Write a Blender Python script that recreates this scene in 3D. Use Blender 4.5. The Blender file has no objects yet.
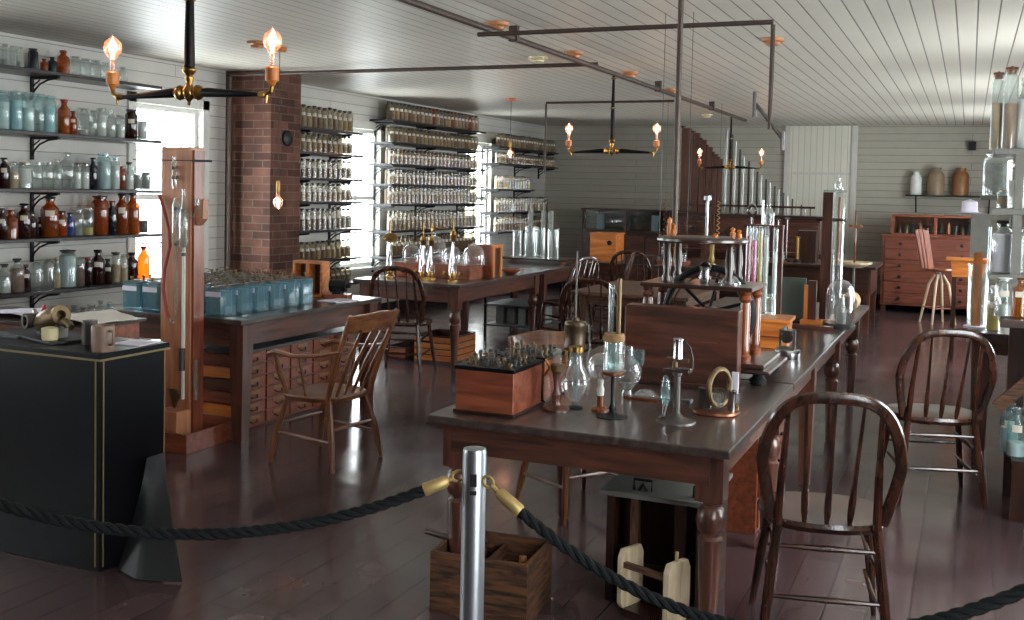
import bpy, math, random
import numpy as np
from mathutils import Vector, Matrix
PI=math.pi; R_=random.Random(7)
S=bpy.context.scene; COL=S.collection
# ---------------------------------------------------------------- camera geometry
F=1050.; PX,PY=512.,240.; H=1.57
def _n(v): return v/np.linalg.norm(v)
_dY=_n(np.array([970-PX,200-PY,F])); _up=_n(np.cross(_dY,np.array([1,.022,0])))
if _up[1]>0:_up=-_up
_dX=_n(np.cross(_dY,-_up))
if _dX[0]<0:_dX=-_dX
RC=np.stack([_dX,_dY,_up],1)
def ray(px,py): return RC.T@np.array([px-PX,py-PY,F])
def atZ(px,py,z=0.):
    d=ray(px,py);t=(z-H)/d[2];return Vector((d[0]*t,d[1]*t,z))
def atY(px,py,y):
    d=ray(px,py);t=y/d[1];return Vector((d[0]*t,y,H+d[2]*t))
def atX(px,py,x):
    d=ray(px,py);t=x/d[0];return Vector((x,d[1]*t,H+d[2]*t))
def P(x,y,z):
    c=RC@(np.array([x,y,z])-[0,0,H]);return PX+F*c[0]/c[2],PY+F*c[1]/c[2]
def sc(x,y,z):
    a=P(x,y,z);b=P(x,y,z+1);return math.hypot(a[0]-b[0],a[1]-b[1])
cam=bpy.data.cameras.new('camera');co=bpy.data.objects.new('camera',cam);COL.objects.link(co)
M=Matrix(((RC[0][0],-RC[1][0],-RC[2][0],0),(RC[0][1],-RC[1][1],-RC[2][1],0),(RC[0][2],-RC[1][2],-RC[2][2],H),(0,0,0,1)))
co.matrix_world=M; cam.sensor_width=36; cam.lens=F/1024*36; cam.shift_y=-(310-PY)/1024; cam.clip_start=.05; cam.clip_end=200
S.camera=co
# ---------------------------------------------------------------- materials
def srgb(c):
    if isinstance(c,str): c=[int(c[i:i+2],16)/255 for i in (0,2,4)]
    return tuple((x/12.92 if x<=.04045 else ((x+.055)/1.055)**2.4) for x in c)+(1,)
def newmat(n):
    m=bpy.data.materials.new(n);m.use_nodes=True;nt=m.node_tree;nt.nodes.clear()
    out=nt.nodes.new('ShaderNodeOutputMaterial');return m,nt,out
def pbsdf(nt,out,rough=.5,metal=0,coat=0,spec=.5,color=None):
    b=nt.nodes.new('ShaderNodeBsdfPrincipled');b.inputs['Roughness'].default_value=rough;b.inputs['Metallic'].default_value=metal
    b.inputs['Coat Weight'].default_value=coat;b.inputs['Coat Roughness'].default_value=.15;b.inputs['Specular IOR Level'].default_value=spec
    if color: b.inputs['Base Color'].default_value=color
    nt.links.new(b.outputs[0],out.inputs[0]);return b
def plain(n,c,rough=.5,metal=0,coat=0,var=.12,scale=9,spec=.5):
    m,nt,out=newmat(n);b=pbsdf(nt,out,rough,metal,coat,spec)
    tc=nt.nodes.new('ShaderNodeTexCoord');no=nt.nodes.new('ShaderNodeTexNoise');no.inputs['Scale'].default_value=scale;no.inputs['Detail'].default_value=4
    nt.links.new(tc.outputs['Object'],no.inputs['Vector'])
    r=nt.nodes.new('ShaderNodeValToRGB');L=srgb(c)
    r.color_ramp.elements[0].color=tuple(x*(1-var) for x in L[:3])+(1,);r.color_ramp.elements[1].color=tuple(min(1,x*(1+var)) for x in L[:3])+(1,)
    r.color_ramp.elements[0].position=.3;r.color_ramp.elements[1].position=.7
    nt.links.new(no.outputs[0],r.inputs[0]);nt.links.new(r.outputs[0],b.inputs['Base Color']);return m
def wood(n,c1,c2,axis='z',rough=.35,coat=.3,scale=1.,var=True):
    m,nt,out=newmat(n);b=pbsdf(nt,out,rough,0,coat)
    tc=nt.nodes.new('ShaderNodeTexCoord');mp=nt.nodes.new('ShaderNodeMapping')
    s={'x':(1.5,14,14),'y':(14,1.5,14),'z':(14,14,1.5)}[axis];mp.inputs['Scale'].default_value=[k*scale for k in s]
    oi=nt.nodes.new('ShaderNodeObjectInfo');ad=nt.nodes.new('ShaderNodeVectorMath');ad.operation='ADD'
    mu=nt.nodes.new('ShaderNodeMath');mu.operation='MULTIPLY';mu.inputs[1].default_value=37
    nt.links.new(oi.outputs['Random'],mu.inputs[0]);nt.links.new(tc.outputs['Object'],ad.inputs[0]);nt.links.new(mu.outputs[0],ad.inputs[1])
    nt.links.new(ad.outputs[0],mp.inputs[0])
    no=nt.nodes.new('ShaderNodeTexNoise');no.inputs['Scale'].default_value=2.2;no.inputs['Detail'].default_value=6;no.inputs['Distortion'].default_value=.6
    nt.links.new(mp.outputs[0],no.inputs['Vector'])
    r=nt.nodes.new('ShaderNodeValToRGB');r.color_ramp.elements[0].color=srgb(c1);r.color_ramp.elements[1].color=srgb(c2)
    r.color_ramp.elements[0].position=.34;r.color_ramp.elements[1].position=.66
    nt.links.new(no.outputs[0],r.inputs[0]);nt.links.new(r.outputs[0],b.inputs['Base Color'])
    bp=nt.nodes.new('ShaderNodeBump');bp.inputs['Strength'].default_value=.12;bp.inputs['Distance'].default_value=.01
    nt.links.new(no.outputs[0],bp.inputs['Height']);nt.links.new(bp.outputs[0],b.inputs['Normal']);return m
def boards(n,u,v,bw,rh,c1,c2,cm,mortar=.006,rough=.5,coat=0,bump=.5,noise=.0,spec=.5,offset=.5,nsc=6,roughvar=0):
    m,nt,out=newmat(n);b=pbsdf(nt,out,rough,0,coat,spec)
    g=nt.nodes.new('ShaderNodeNewGeometry');sx=nt.nodes.new('ShaderNodeSeparateXYZ');cx=nt.nodes.new('ShaderNodeCombineXYZ')
    nt.links.new(g.outputs['Position'],sx.inputs[0]);nt.links.new(sx.outputs[u],cx.inputs[0]);nt.links.new(sx.outputs[v],cx.inputs[1])
    br=nt.nodes.new('ShaderNodeTexBrick');br.inputs['Scale'].default_value=1;br.inputs['Brick Width'].default_value=bw;br.inputs['Row Height'].default_value=rh
    br.inputs['Mortar Size'].default_value=mortar;br.inputs['Mortar Smooth'].default_value=.3;br.inputs['Bias'].default_value=0;br.offset=offset
    br.inputs['Color1'].default_value=srgb(c1);br.inputs['Color2'].default_value=srgb(c2);br.inputs['Mortar'].default_value=srgb(cm)
    nt.links.new(cx.outputs[0],br.inputs['Vector'])
    col=br.outputs['Color']
    no=nt.nodes.new('ShaderNodeTexNoise');no.inputs['Scale'].default_value=nsc;no.inputs['Detail'].default_value=5
    nt.links.new(g.outputs['Position'],no.inputs['Vector'])
    if noise:
        mx=nt.nodes.new('ShaderNodeMix');mx.data_type='RGBA';mx.blend_type='MULTIPLY';mx.inputs[0].default_value=noise
        r=nt.nodes.new('ShaderNodeValToRGB');r.color_ramp.elements[0].position=.3;r.color_ramp.elements[1].position=.7;r.color_ramp.elements[0].color=(.35,.35,.35,1)
        nt.links.new(no.outputs[0],r.inputs[0]);nt.links.new(col,mx.inputs[6]);nt.links.new(r.outputs[0],mx.inputs[7]);col=mx.outputs[2]
    nt.links.new(col,b.inputs['Base Color'])
    if roughvar:
        mr=nt.nodes.new('ShaderNodeMapRange');mr.inputs[3].default_value=rough-roughvar;mr.inputs[4].default_value=rough+roughvar
        mr.inputs[1].default_value=.3;mr.inputs[2].default_value=.7
        nt.links.new(no.outputs[0],mr.inputs[0]);nt.links.new(mr.outputs[0],b.inputs['Roughness'])
    bp=nt.nodes.new('ShaderNodeBump');bp.inputs['Strength'].default_value=bump;bp.inputs['Distance'].default_value=.006;bp.invert=True
    nt.links.new(br.outputs['Fac'],bp.inputs['Height']);nt.links.new(bp.outputs[0],b.inputs['Normal']);return m
def thin(n,c,rough=.04,milk=.08,edge=.7,tint=None):
    """thin-walled glass: tinted see-through + reflections stronger at grazing angles"""
    m,nt,out=newmat(n);L=srgb(c)
    t=nt.nodes.new('ShaderNodeBsdfTransparent');t.inputs[0].default_value=L
    g=nt.nodes.new('ShaderNodeBsdfGlossy');g.inputs['Roughness'].default_value=rough;g.inputs[0].default_value=(.95,.97,1,1)
    d=nt.nodes.new('ShaderNodeBsdfDiffuse');d.inputs[0].default_value=srgb(tint or c)
    lw=nt.nodes.new('ShaderNodeLayerWeight');lw.inputs[0].default_value=.35
    mr=nt.nodes.new('ShaderNodeMapRange');mr.inputs[3].default_value=.05;mr.inputs[4].default_value=edge
    nt.links.new(lw.outputs['Facing'],mr.inputs[0])
    m1=nt.nodes.new('ShaderNodeMixShader');m1.inputs[0].default_value=milk;nt.links.new(t.outputs[0],m1.inputs[1]);nt.links.new(d.outputs[0],m1.inputs[2])
    m2=nt.nodes.new('ShaderNodeMixShader');nt.links.new(mr.outputs[0],m2.inputs[0]);nt.links.new(m1.outputs[0],m2.inputs[1]);nt.links.new(g.outputs[0],m2.inputs[2])
    nt.links.new(m2.outputs[0],out.inputs[0]);return m
def emit(n,c,s):
    m,nt,out=newmat(n);e=nt.nodes.new('ShaderNodeEmission');e.inputs[0].default_value=srgb(c);e.inputs[1].default_value=s;nt.links.new(e.outputs[0],out.inputs[0]);return m
W={}
for ax in 'xyz':
    W['table'+ax]=wood('table_wood_'+ax,'37211b','623a2d',ax,.3,.35)
    W['dark'+ax]=wood('dark_wood_'+ax,'22130f','3e241b',ax,.3,.4)
    W['red'+ax]=wood('red_wood_'+ax,'63301f','8e4c33',ax,.35,.3)
    W['orange'+ax]=wood('orange_wood_'+ax,'a4571f','cf7d36',ax,.4,.2)
    W['column'+ax]=wood('column_wood_'+ax,'9c6142','b67c58',ax,.4,.2)
    W['chair'+ax]=wood('chair_wood_'+ax,'25140e','4a281b',ax,.25,.5)
    W['arm'+ax]=wood('armchair_wood_'+ax,'5c3420','8a5a3a',ax,.3,.35)
    W['pale'+ax]=wood('pale_wood_'+ax,'b09a7c','d0bda0',ax,.6,0)
    W['old'+ax]=wood('old_wood_'+ax,'1c110b','6a4226',ax,.7,0,2.2)
    W['post'+ax]=wood('post_wood_'+ax,'5c2c16','8a4824',ax,.25,.5)
    W['chest'+ax]=wood('chest_wood_'+ax,'5e3023','7c4434',ax,.4,.2)
    W['organ'+ax]=wood('organ_wood_'+ax,'3e241c','5c382c',ax,.45,.1)
    W['top'+ax]=wood('tabletop_wood_'+ax,'2c2422','4a3c37',ax,.28,.35)
K={}
K['black']=plain('black_iron','15161a',.45,.3)
K['blackpaint']=plain('black_paint','06070c',.4,0,.0,spec=.18)
K['cloth']=plain('black_cloth','0c0f15',.55,0,.0)
K['brass']=plain('brass','9c7a44',.3,1)
K['oldbrass']=plain('old_brass','6e5c44',.45,.8)
K['steel']=plain('brushed_steel','aaaeb4',.36,1,var=.04)
K['silver']=plain('nickel','b8b8ba',.2,1)
K['organmetal']=plain('organ_pipe_metal','9a9c98',.4,.9)
K['organdark']=plain('organ_pipe_gap_shade','4c4a48',.5,.7)  # darker metal on every other pipe paints the shading between the pipes
K['pull']=plain('label_pull_card','8c6c4c',.7)
K['dullbrown']=plain('dull_brown_powder','74583f',.9,var=.25,scale=30)
K['dullgrey']=plain('dull_grey_powder','857a6c',.9,var=.25,scale=30)
K['dulltan']=plain('dull_tan_powder','a08868',.9,var=.2,scale=30)
K['iron']=plain('pipe_iron','4a3c36',.5,.3)
K['greyiron']=plain('grey_iron','5a5552',.45,.7)
K['white']=plain('white_paint','c9c8c2',.45,var=.04)
K['trim']=plain('window_trim_paint','d2d2cc',.4,var=.03)
K['paper']=plain('paper','cfcad8',.8,var=.05)
K['paper2']=plain('aged_paper','cdc6bc',.8,var=.05)
K['label']=plain('label_paper','d8cfc0',.8,var=.08)
K['powder']=plain('white_powder','d8dbd8',.9,var=.06,scale=30)
K['bluepowder']=plain('pale_blue_powder','b4cbd0',.9,var=.06,scale=30)
K['brownpowder']=plain('brown_powder','7a5a48',.9,var=.2,scale=30)
K['tan']=plain('tan_powder','b79b78',.9,var=.15,scale=30)
K['yellow']=plain('yellow_powder','c9b35a',.9)
K['greypowder']=plain('grey_powder','8d8f8c',.9,var=.2,scale=30)
K['cork']=plain('cork','8a6a48',.9,var=.25,scale=60)
K['lid']=plain('dark_lid','2a2826',.5)
K['rope']=plain('rope_black','0d0e10',.85,var=.3,scale=60,spec=.2)
K['goldrope']=plain('gilt_metal','a08858',.5,.6)
K['stone']=plain('stoneware','7d6455',.5,var=.2)
K['stonejar']=plain('crock_tan','8a7660',.4,var=.1)
K['crockbrown']=plain('crock_brown','8a5f3a',.4,var=.12)
K['rubber']=plain('red_rubber','8c3426',.5)
K['pink']=plain('pink_dye','d0407e',.5)
K['redpaint']=plain('red_paint','a02030',.4)
K['greenboard']=plain('grey_green_panel','4c5650',.6,var=.05)
K['porcelain']=plain('cream_porcelain','cfc39a',.3)
K['rosette']=wood('rosette_wood','9c5f35','bf8150','x',.5,0)
K['pin']=plain('pinstripe','7a6a4a',.5,.3)
K['shelf']=plain('shelf_dark_paint','1e1b20',.4,0,.2,var=.15)
K['greyshelf']=plain('grey_shelf_paint','6a6862',.45,0,.1,var=.1)
K['bronze']=plain('dark_bronze','4a3c2c',.4,.6)
K['copper']=plain('copper','7c4c38',.35,.8)
K['felt']=plain('grey_slate','4b4d50',.4,.0)
G={}
G['clear']=thin('clear_glass','edf2f0',.04,.10,.6,'e0e6e2')
G['aqua']=thin('aqua_glass','deeff0',.05,.10,.5,'c4e2e2')
G['battery']=thin('battery_jar_glass','cfeaf2',.06,.14,.55,'b4e0ec')
G['amber']=thin('amber_glass','cc7434',.05,.30,.4,'a85a22')
G['amberbright']=thin('bright_amber_glass','d0802c',.05,.35,.4,'b8661c')
G['brown']=thin('brown_glass','5a2a20',.05,.45,.4,'3c1a14')
G['darkglass']=thin('dark_blue_glass','2a3446',.05,.5,.4,'1a2230')
G['blue']=thin('blue_glass','5272b8',.05,.45,.4,'3c5aa4')
G['pane']=thin('window_glass','f4f8f8',.02,.0,.25)
G['small']=thin('specimen_glass','e2ddd0',.08,.08,.2,'c0b8a4')
G['lampbulb']=thin('lamp_bulb_glass','f8d4c4',.02,.06,.6)
G['bulb']=thin('bulb_glass','f2f2f2',.02,.05,.85)
K['glow']=emit('filament','ffc09c',22)
# ---------------------------------------------------------------- mesh builder
class MB:
    def __init__(s): s.v=[];s.f=[];s.m=[];s.sm=[]
    def _add(s,vs,fs,m,smooth=False,T=None):
        o=len(s.v)
        for v in vs: s.v.append(tuple(T@Vector(v)) if T else tuple(v))
        for f in fs: s.f.append([o+i for i in f]);s.m.append(m);s.sm.append(smooth)
        return s
    def box(s,x0,x1,y0,y1,z0,z1,m=0,T=None):
        vs=[(x,y,z) for x in (x0,x1) for y in (y0,y1) for z in (z0,z1)]
        return s._add(vs,[(0,1,3,2),(4,6,7,5),(0,4,5,1),(2,3,7,6),(0,2,6,4),(1,5,7,3)],m,False,T)
    def bar(s,p,q,w,d=None,m=0,up=(0,0,1)):
        p,q=Vector(p),Vector(q);d=d or w;a=(q-p).normalized();u=Vector(up)
        if abs(a.dot(u))>.95:u=Vector((1,0,0))
        r=a.cross(u).normalized();u=r.cross(a)
        vs=[c+r*(i*w/2)+u*(j*d/2) for c in (p,q) for i,j in ((-1,-1),(1,-1),(1,1),(-1,1))]
        return s._add(vs,[(3,2,1,0),(4,5,6,7),(0,1,5,4),(1,2,6,5),(2,3,7,6),(3,0,4,7)],m)
    def tube(s,pts,r,n=8,m=0,flat=1.,closed=False,ref=None):
        pts=[Vector(p) for p in pts];N=len(pts);rs=r if isinstance(r,(list,tuple)) else [r]*N
        vs=[];u=None
        for i,p in enumerate(pts):
            if closed: a=pts[(i+1)%N]-pts[i-1]
            else: a=pts[min(i+1,N-1)]-pts[max(i-1,0)]
            a.normalize()
            if ref is not None: u=Vector(ref);u=(u-a*u.dot(a)).normalized()
            elif u is None:
                u=Vector((0,0,1)) if abs(a.z)<.9 else Vector((1,0,0));u=(u-a*u.dot(a)).normalized()
            else: u=(u-a*u.dot(a)).normalized()
            w=a.cross(u)
            for k in range(n):
                t=2*PI*k/n;vs.append(p+(u*math.cos(t)*flat+w*math.sin(t))*rs[i])
        fs=[]
        for i in range(N if closed else N-1):
            j=(i+1)%N
            for k in range(n): fs.append((i*n+k,i*n+(k+1)%n,j*n+(k+1)%n,j*n+k))
        if not closed: fs.append(tuple(range(n))[::-1]);fs.append(tuple((N-1)*n+k for k in range(n)))
        return s._add(vs,fs,m,True)
    def lathe(s,prof,n=16,m=0,o=(0,0,0),T=None,cap=True,sx=1,sy=1):
        vs=[]
        for r,z in prof:
            for k in range(n):
                t=2*PI*k/n;vs.append((o[0]+r*math.cos(t)*sx,o[1]+r*math.sin(t)*sy,o[2]+z))
        fs=[];N=len(prof)
        for i in range(N-1):
            for k in range(n): fs.append((i*n+k,i*n+(k+1)%n,(i+1)*n+(k+1)%n,(i+1)*n+k))
        if cap:
            if prof[0][0]>1e-5: fs.append(tuple(range(n))[::-1])
            if prof[-1][0]>1e-5: fs.append(tuple((N-1)*n+k for k in range(n)))
        return s._add(vs,fs,m,True,T)
    def cyl(s,c,r,h,n=16,m=0,T=None): return s.lathe([(r,0),(r,h)],n,m,c,T)
    def sph(s,c,r,n=12,m=0,sz=1.):
        k=n//2;return s.lathe([(max(1e-4,r*math.sin(PI*i/k)),-r*sz*math.cos(PI*i/k)) for i in range(k+1)],n,m,c)
    def prism(s,poly,y0,y1,m=0,plane='xz',T=None):
        n=len(poly);f={'xz':lambda a,b,c:(a,c,b),'xy':lambda a,b,c:(a,b,c),'yz':lambda a,b,c:(c,a,b)}[plane]
        vs=[f(a,b,y0) for a,b in poly]+[f(a,b,y1) for a,b in poly]
        fs=[tuple(range(n))[::-1],tuple(range(n,2*n))]+[(i,(i+1)%n,(i+1)%n+n,i+n) for i in range(n)]
        return s._add(vs,fs,m,False,T)
    def build(s,name,mats,parent=None,loc=None,bevel=0,rz=0):
        me=bpy.data.meshes.new(name);me.from_pydata(s.v,[],s.f)
        if not isinstance(mats,(list,tuple)):mats=[mats]
        for mt in mats: me.materials.append(mt)
        me.polygons.foreach_set('material_index',s.m);me.polygons.foreach_set('use_smooth',s.sm);me.update()
        import bmesh
        b=bmesh.new();b.from_mesh(me);bmesh.ops.recalc_face_normals(b,faces=b.faces);
        for e in b.edges:
            if len(e.link_faces)==2 and e.calc_face_angle(0)>.7: e.smooth=False
        b.to_mesh(me);b.free()
        o=bpy.data.objects.new(name,me);COL.objects.link(o)
        if loc is not None:o.location=loc
        o.rotation_euler.z=rz
        if parent:o.parent=parent
        if bevel:
            md=o.modifiers.new('bevel','BEVEL');md.width=bevel;md.segments=2;md.limit_method='ANGLE';md.angle_limit=.7
        return o
def tag(o,label=None,cat=None,group=None,kind=None):
    if label:o['label']=label
    if cat:o['category']=cat
    if group:o['group']=group
    if kind:o['kind']=kind
    return o
def thing(name,label,cat,loc=(0,0,0),rz=0,group=None):
    o=bpy.data.objects.new(name,None);COL.objects.link(o);o.location=loc;o.rotation_euler.z=rz;o.empty_display_size=.05
    return tag(o,label,cat,group)
def dup(o,loc=None,rz=None,label=None,group=None,parent=None,scale=None):
    c=o.copy();COL.objects.link(c)
    if parent:c.parent=parent
    if loc is not None:c.location=loc
    if rz is not None:c.rotation_euler.z=rz
    if scale is not None:c.scale=scale
    if label:c['label']=label
    if group:c['group']=group
    for ch in [x for x in bpy.data.objects if x.parent==o]: dup(ch,parent=c)
    return c
ORD=['','first','second','third','fourth','fifth','sixth','seventh','eighth','ninth','tenth','eleventh','twelfth','thirteenth','fourteenth','fifteenth','sixteenth','seventeenth','eighteenth','nineteenth','twentieth','twenty-first','twenty-second']
# ---------------------------------------------------------------- room
XW=-6.6;XR=1.0;YB=-2.5;YF=16.5;ZC=2.65
M_floor=boards('floor_boards',1,0,3.1,.15,'4d3b3d','5a4748','33282a',.004,.18,.0,.4,.5,.5,roughvar=.06,nsc=3)
M_ceil=boards('ceiling_boards',1,0,60,.115,'cec9be','cac5ba','736e68',.005,.46,.0,.6,.1,.35,nsc=1.5)
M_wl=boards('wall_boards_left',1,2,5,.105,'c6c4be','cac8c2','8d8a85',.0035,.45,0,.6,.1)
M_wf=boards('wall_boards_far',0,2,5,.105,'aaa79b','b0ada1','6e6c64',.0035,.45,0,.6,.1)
M_brick=boards('chimney_brick_front',0,2,.22,.075,'4c2f27','704a3c','6f5c52',.006,.8,0,.8,.7,.3,nsc=5)
M_brick2=boards('chimney_brick_side',1,2,.22,.075,'4c2f27','704a3c','6f5c52',.006,.8,0,.8,.7,.3,nsc=5)
M_vb=boards('vertical_boards',2,0,60,.09,'d6d4c8','dad8cc','98968a',.003,.45,0,.5)
MB().box(XW-.2,XR+.2,YB-.2,YF+.2,-.1,0).build('floor',M_floor)['kind']='structure'
MB().box(XW-.2,XR+.2,YB-.2,YF+.2,ZC,ZC+.1).build('ceiling',M_ceil)['kind']='structure'
wins=[(7.0+3.22*i-3.22*3,7.85+3.22*i-3.22*3) for i in range(6)]  # clear openings
WZ0,WZ1=.62,2.25
def sidewall(x0,x1,name):
    m=MB();y=YB
    for a,b in wins:
        if a<YB: continue
        m.box(x0,x1,y,a,0,ZC);m.box(x0,x1,a,b,0,WZ0);m.box(x0,x1,a,b,WZ1,ZC);y=b
    m.box(x0,x1,y,YF,0,ZC);o=m.build(name,M_wl);o['kind']='structure'
sidewall(XW-.15,XW,'wall_left');LW=wins;wins=[(a-.1,b+.35) for a,b in wins];sidewall(XR,XR+.15,'wall_right');RW=wins
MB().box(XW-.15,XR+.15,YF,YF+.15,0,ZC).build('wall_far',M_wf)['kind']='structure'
MB().box(XW-.15,XR+.15,YB-.15,YB,0,ZC).build('wall_near',W['oldz'])['kind']='structure'  # unseen wall, made dark wood to cut the light bounced onto front faces
wi=0
for side,xw,sg,wins in (('left',XW,1,LW),('right',XR,-1,RW)):
    for a,b in wins:
        if a<YB: continue
        wi+=1
        w=bpy.data.objects.new('window_%d'%wi,None);COL.objects.link(w);w.location=(xw,(a+b)/2,WZ0);w['kind']='structure'
        hw=(b-a)/2;hh=WZ1-WZ0;m=MB();t=.09
        for y0,y1,z0,z1 in ((-hw-t,-hw,-.02,hh+t),(hw,hw+t,-.02,hh+t),(-hw-t,hw+t,hh,hh+t)):
            m.box(0,sg*.025,y0,y1,z0,z1)
        m.build('window_frame',K['trim'],w,bevel=.004)
        MB().box(-sg*.1,sg*.06,-hw-t-.02,hw+t+.02,-.05,-.01).build('window_sill',K['trim'],w)
        m=MB();xs=-sg*.06
        for zz in (.02,hh/2,hh-.02): m.box(xs-.02,xs+.02,-hw,hw,zz-.025,zz+.025)
        for yy in (-hw+.02,0,hw-.02): m.box(xs-.018,xs+.018,yy-(.01 if yy==0 else .025),yy+(.01 if yy==0 else .025),0,hh)
        for zz in (hh*.25,hh*.75): m.box(xs-.01,xs+.01,-hw,hw,zz-.008,zz+.008)
        m.build('window_sash',K['trim'],w)
        MB().box(xs-.002,xs+.002,-hw,hw,0,hh).build('window_pane',G['pane'],w)
        L=bpy.data.lights.new('daylight_portal','AREA');L.shape='RECTANGLE';L.size=hh;L.size_y=b-a;L.cycles.is_portal=True
        lo=bpy.data.objects.new('daylight_portal',L);COL.objects.link(lo);lo.location=(xw-sg*.16,(a+b)/2,(WZ0+WZ1)/2);lo.rotation_euler=(0,-sg*PI/2,0)
for xa,xb in ():
    wi+=1;w=bpy.data.objects.new('window_%d'%wi,None);COL.objects.link(w);w.location=((xa+xb)/2,YB,.5);w['kind']='structure'
    m=MB();m.box(-.68,-.6,0,.03,-.08,1.88);m.box(.6,.68,0,.03,-.08,1.88);m.box(-.6,.6,0,.03,1.8,1.88);m.box(-.6,.6,0,.03,-.08,0);m.build('window_frame',K['trim'],w)
    m=MB();m.box(-.6,.6,-.08,-.04,.87,.93);m.box(-.02,.02,-.08,-.04,0,1.8);m.build('window_sash',K['trim'],w);MB().box(-.6,.6,-.062,-.058,0,1.8).build('window_pane',G['pane'],w)
    L=bpy.data.lights.new('daylight_portal','AREA');L.shape='RECTANGLE';L.size=1.2;L.size_y=1.8;L.cycles.is_portal=True
    lo=bpy.data.objects.new('daylight_portal',L);COL.objects.link(lo);lo.location=((xa+xb)/2,YB-.18,1.4);lo.rotation_euler=(PI/2,0,0)
# brick chimney
m=MB();m.box(XW,-6.07,8.2,8.68,0,ZC,0)
o=m.build('trim_1',[M_brick,M_brick2]);o['kind']='structure'
for p in o.data.polygons: p.material_index=1 if abs(p.normal.x)>.5 else 0
m=MB();T=Matrix.Translation((-6.07,8.45,2.02))@Matrix.Rotation(PI/2,4,'Y');m.lathe([(.075,0),(.075,.02),(.06,.03),(.001,.035)],20,0,T=T)
tag(m.build('flue_cover',K['black']),'round black flue cover on the brick chimney','flue cover')
# door of vertical boards on the far wall
d=bpy.data.objects.new('door_1',None);COL.objects.link(d);d.location=(-2.1,YF,0);d['kind']='structure'
m=MB().box(-.45,.45,-.03,0,0,ZC-.01);m.build('door_panel',M_vb,d)
m=MB();m.box(-.53,-.45,-.05,0,0,ZC-.01);m.box(.45,.53,-.05,0,0,ZC-.01);m.box(-.4,.45,-.055,-.02,1.9,1.94);m.build('door_frame',K['white'],d)
m=MB();
for x0,x1,y0,y1 in ((XW,XR,YF-.02,YF),): m.box(x0,x1,y0,y1,0,.14)
o=m.build('baseboard_far',K['shelf']);o['kind']='structure'
m=MB();m.box(XW,XW+.02,YB,YF,0,.14);o=m.build('baseboard_left',K['shelf']);o['kind']='structure'
m=MB();m.box(XR-.02,XR,YB,YF,0,.14);o=m.build('baseboard_right',K['shelf']);o['kind']='structure'
# world
w=bpy.data.worlds.new('sky');S.world=w;w.use_nodes=True;nt=w.node_tree;bg=nt.nodes['Background'];bg.inputs[0].default_value=(.985,.985,1,1);bg.inputs[1].default_value=13.0
S.view_settings.view_transform='Standard';S.view_settings.look='None';S.view_settings.exposure=0.93;S.view_settings.gamma=1
S.cycles.transparent_max_bounces=40;S.cycles.max_bounces=10;S.cycles.diffuse_bounces=5
# ---------------------------------------------------------------- shelves on the left wall
XS=-6.28
def shelf(x0,x1,y0,y1,z,label,brk=(),group=None,mat='shelf',wrought=True):
    t=thing('wall_shelf',label,'shelf',((x0+x1)/2,(y0+y1)/2,z),0,group)
    hx,hy=(x1-x0)/2,(y1-y0)/2
    MB().box(-hx,hx,-hy,hy,-.025,0).build('board',K[mat],t,bevel=.003)
    for y in brk:
        m=MB();yy=y-(y0+y1)/2
        m.box(-hx,-hx+.02,yy-.012,yy+.012,-.2,-.025);m.box(-hx,hx-.03,yy-.01,yy+.01,-.045,-.025)
        pts=[(-hx+.01,yy,-.19)]+[(-hx+.01+(2*hx-.06)*(1-math.cos(a)),yy,-.19+.15*math.sin(a)) for a in (.4,.8,1.2,1.57)]
        m.tube(pts,.008,6);m.tube([(-hx+.01,yy,-.1),(-hx+.09,yy,-.05)],.006,6)
        m.build('bracket',K['black'],t)
    return t
JM={}
def jarmesh(kind,glass,cont,fill,stop,lab,simple=False):
    """returns root mesh object (hidden template data) built for unit size: w=1 (dia), h=1"""
    pr={'bottle':[(.0,0),(.46,0),(.5,.02),(.5,.66),(.44,.73),(.26,.8),(.22,.84),(.22,.9),(.28,.905),(.28,.93)],
        'jar':[(.0,0),(.46,0),(.5,.02),(.5,.8),(.44,.86),(.36,.885),(.36,.92),(.42,.925),(.42,.95)],
        'dome':[(.0,0),(.5,0),(.5,.7),(.44,.84),(.3,.94),(.12,.99),(.001,1)],
        'tube':[(.0,0),(.5,0),(.5,.86),(.34,.9),(.34,.93),(.42,.935),(.42,.96)]}[kind]
    return pr
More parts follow.
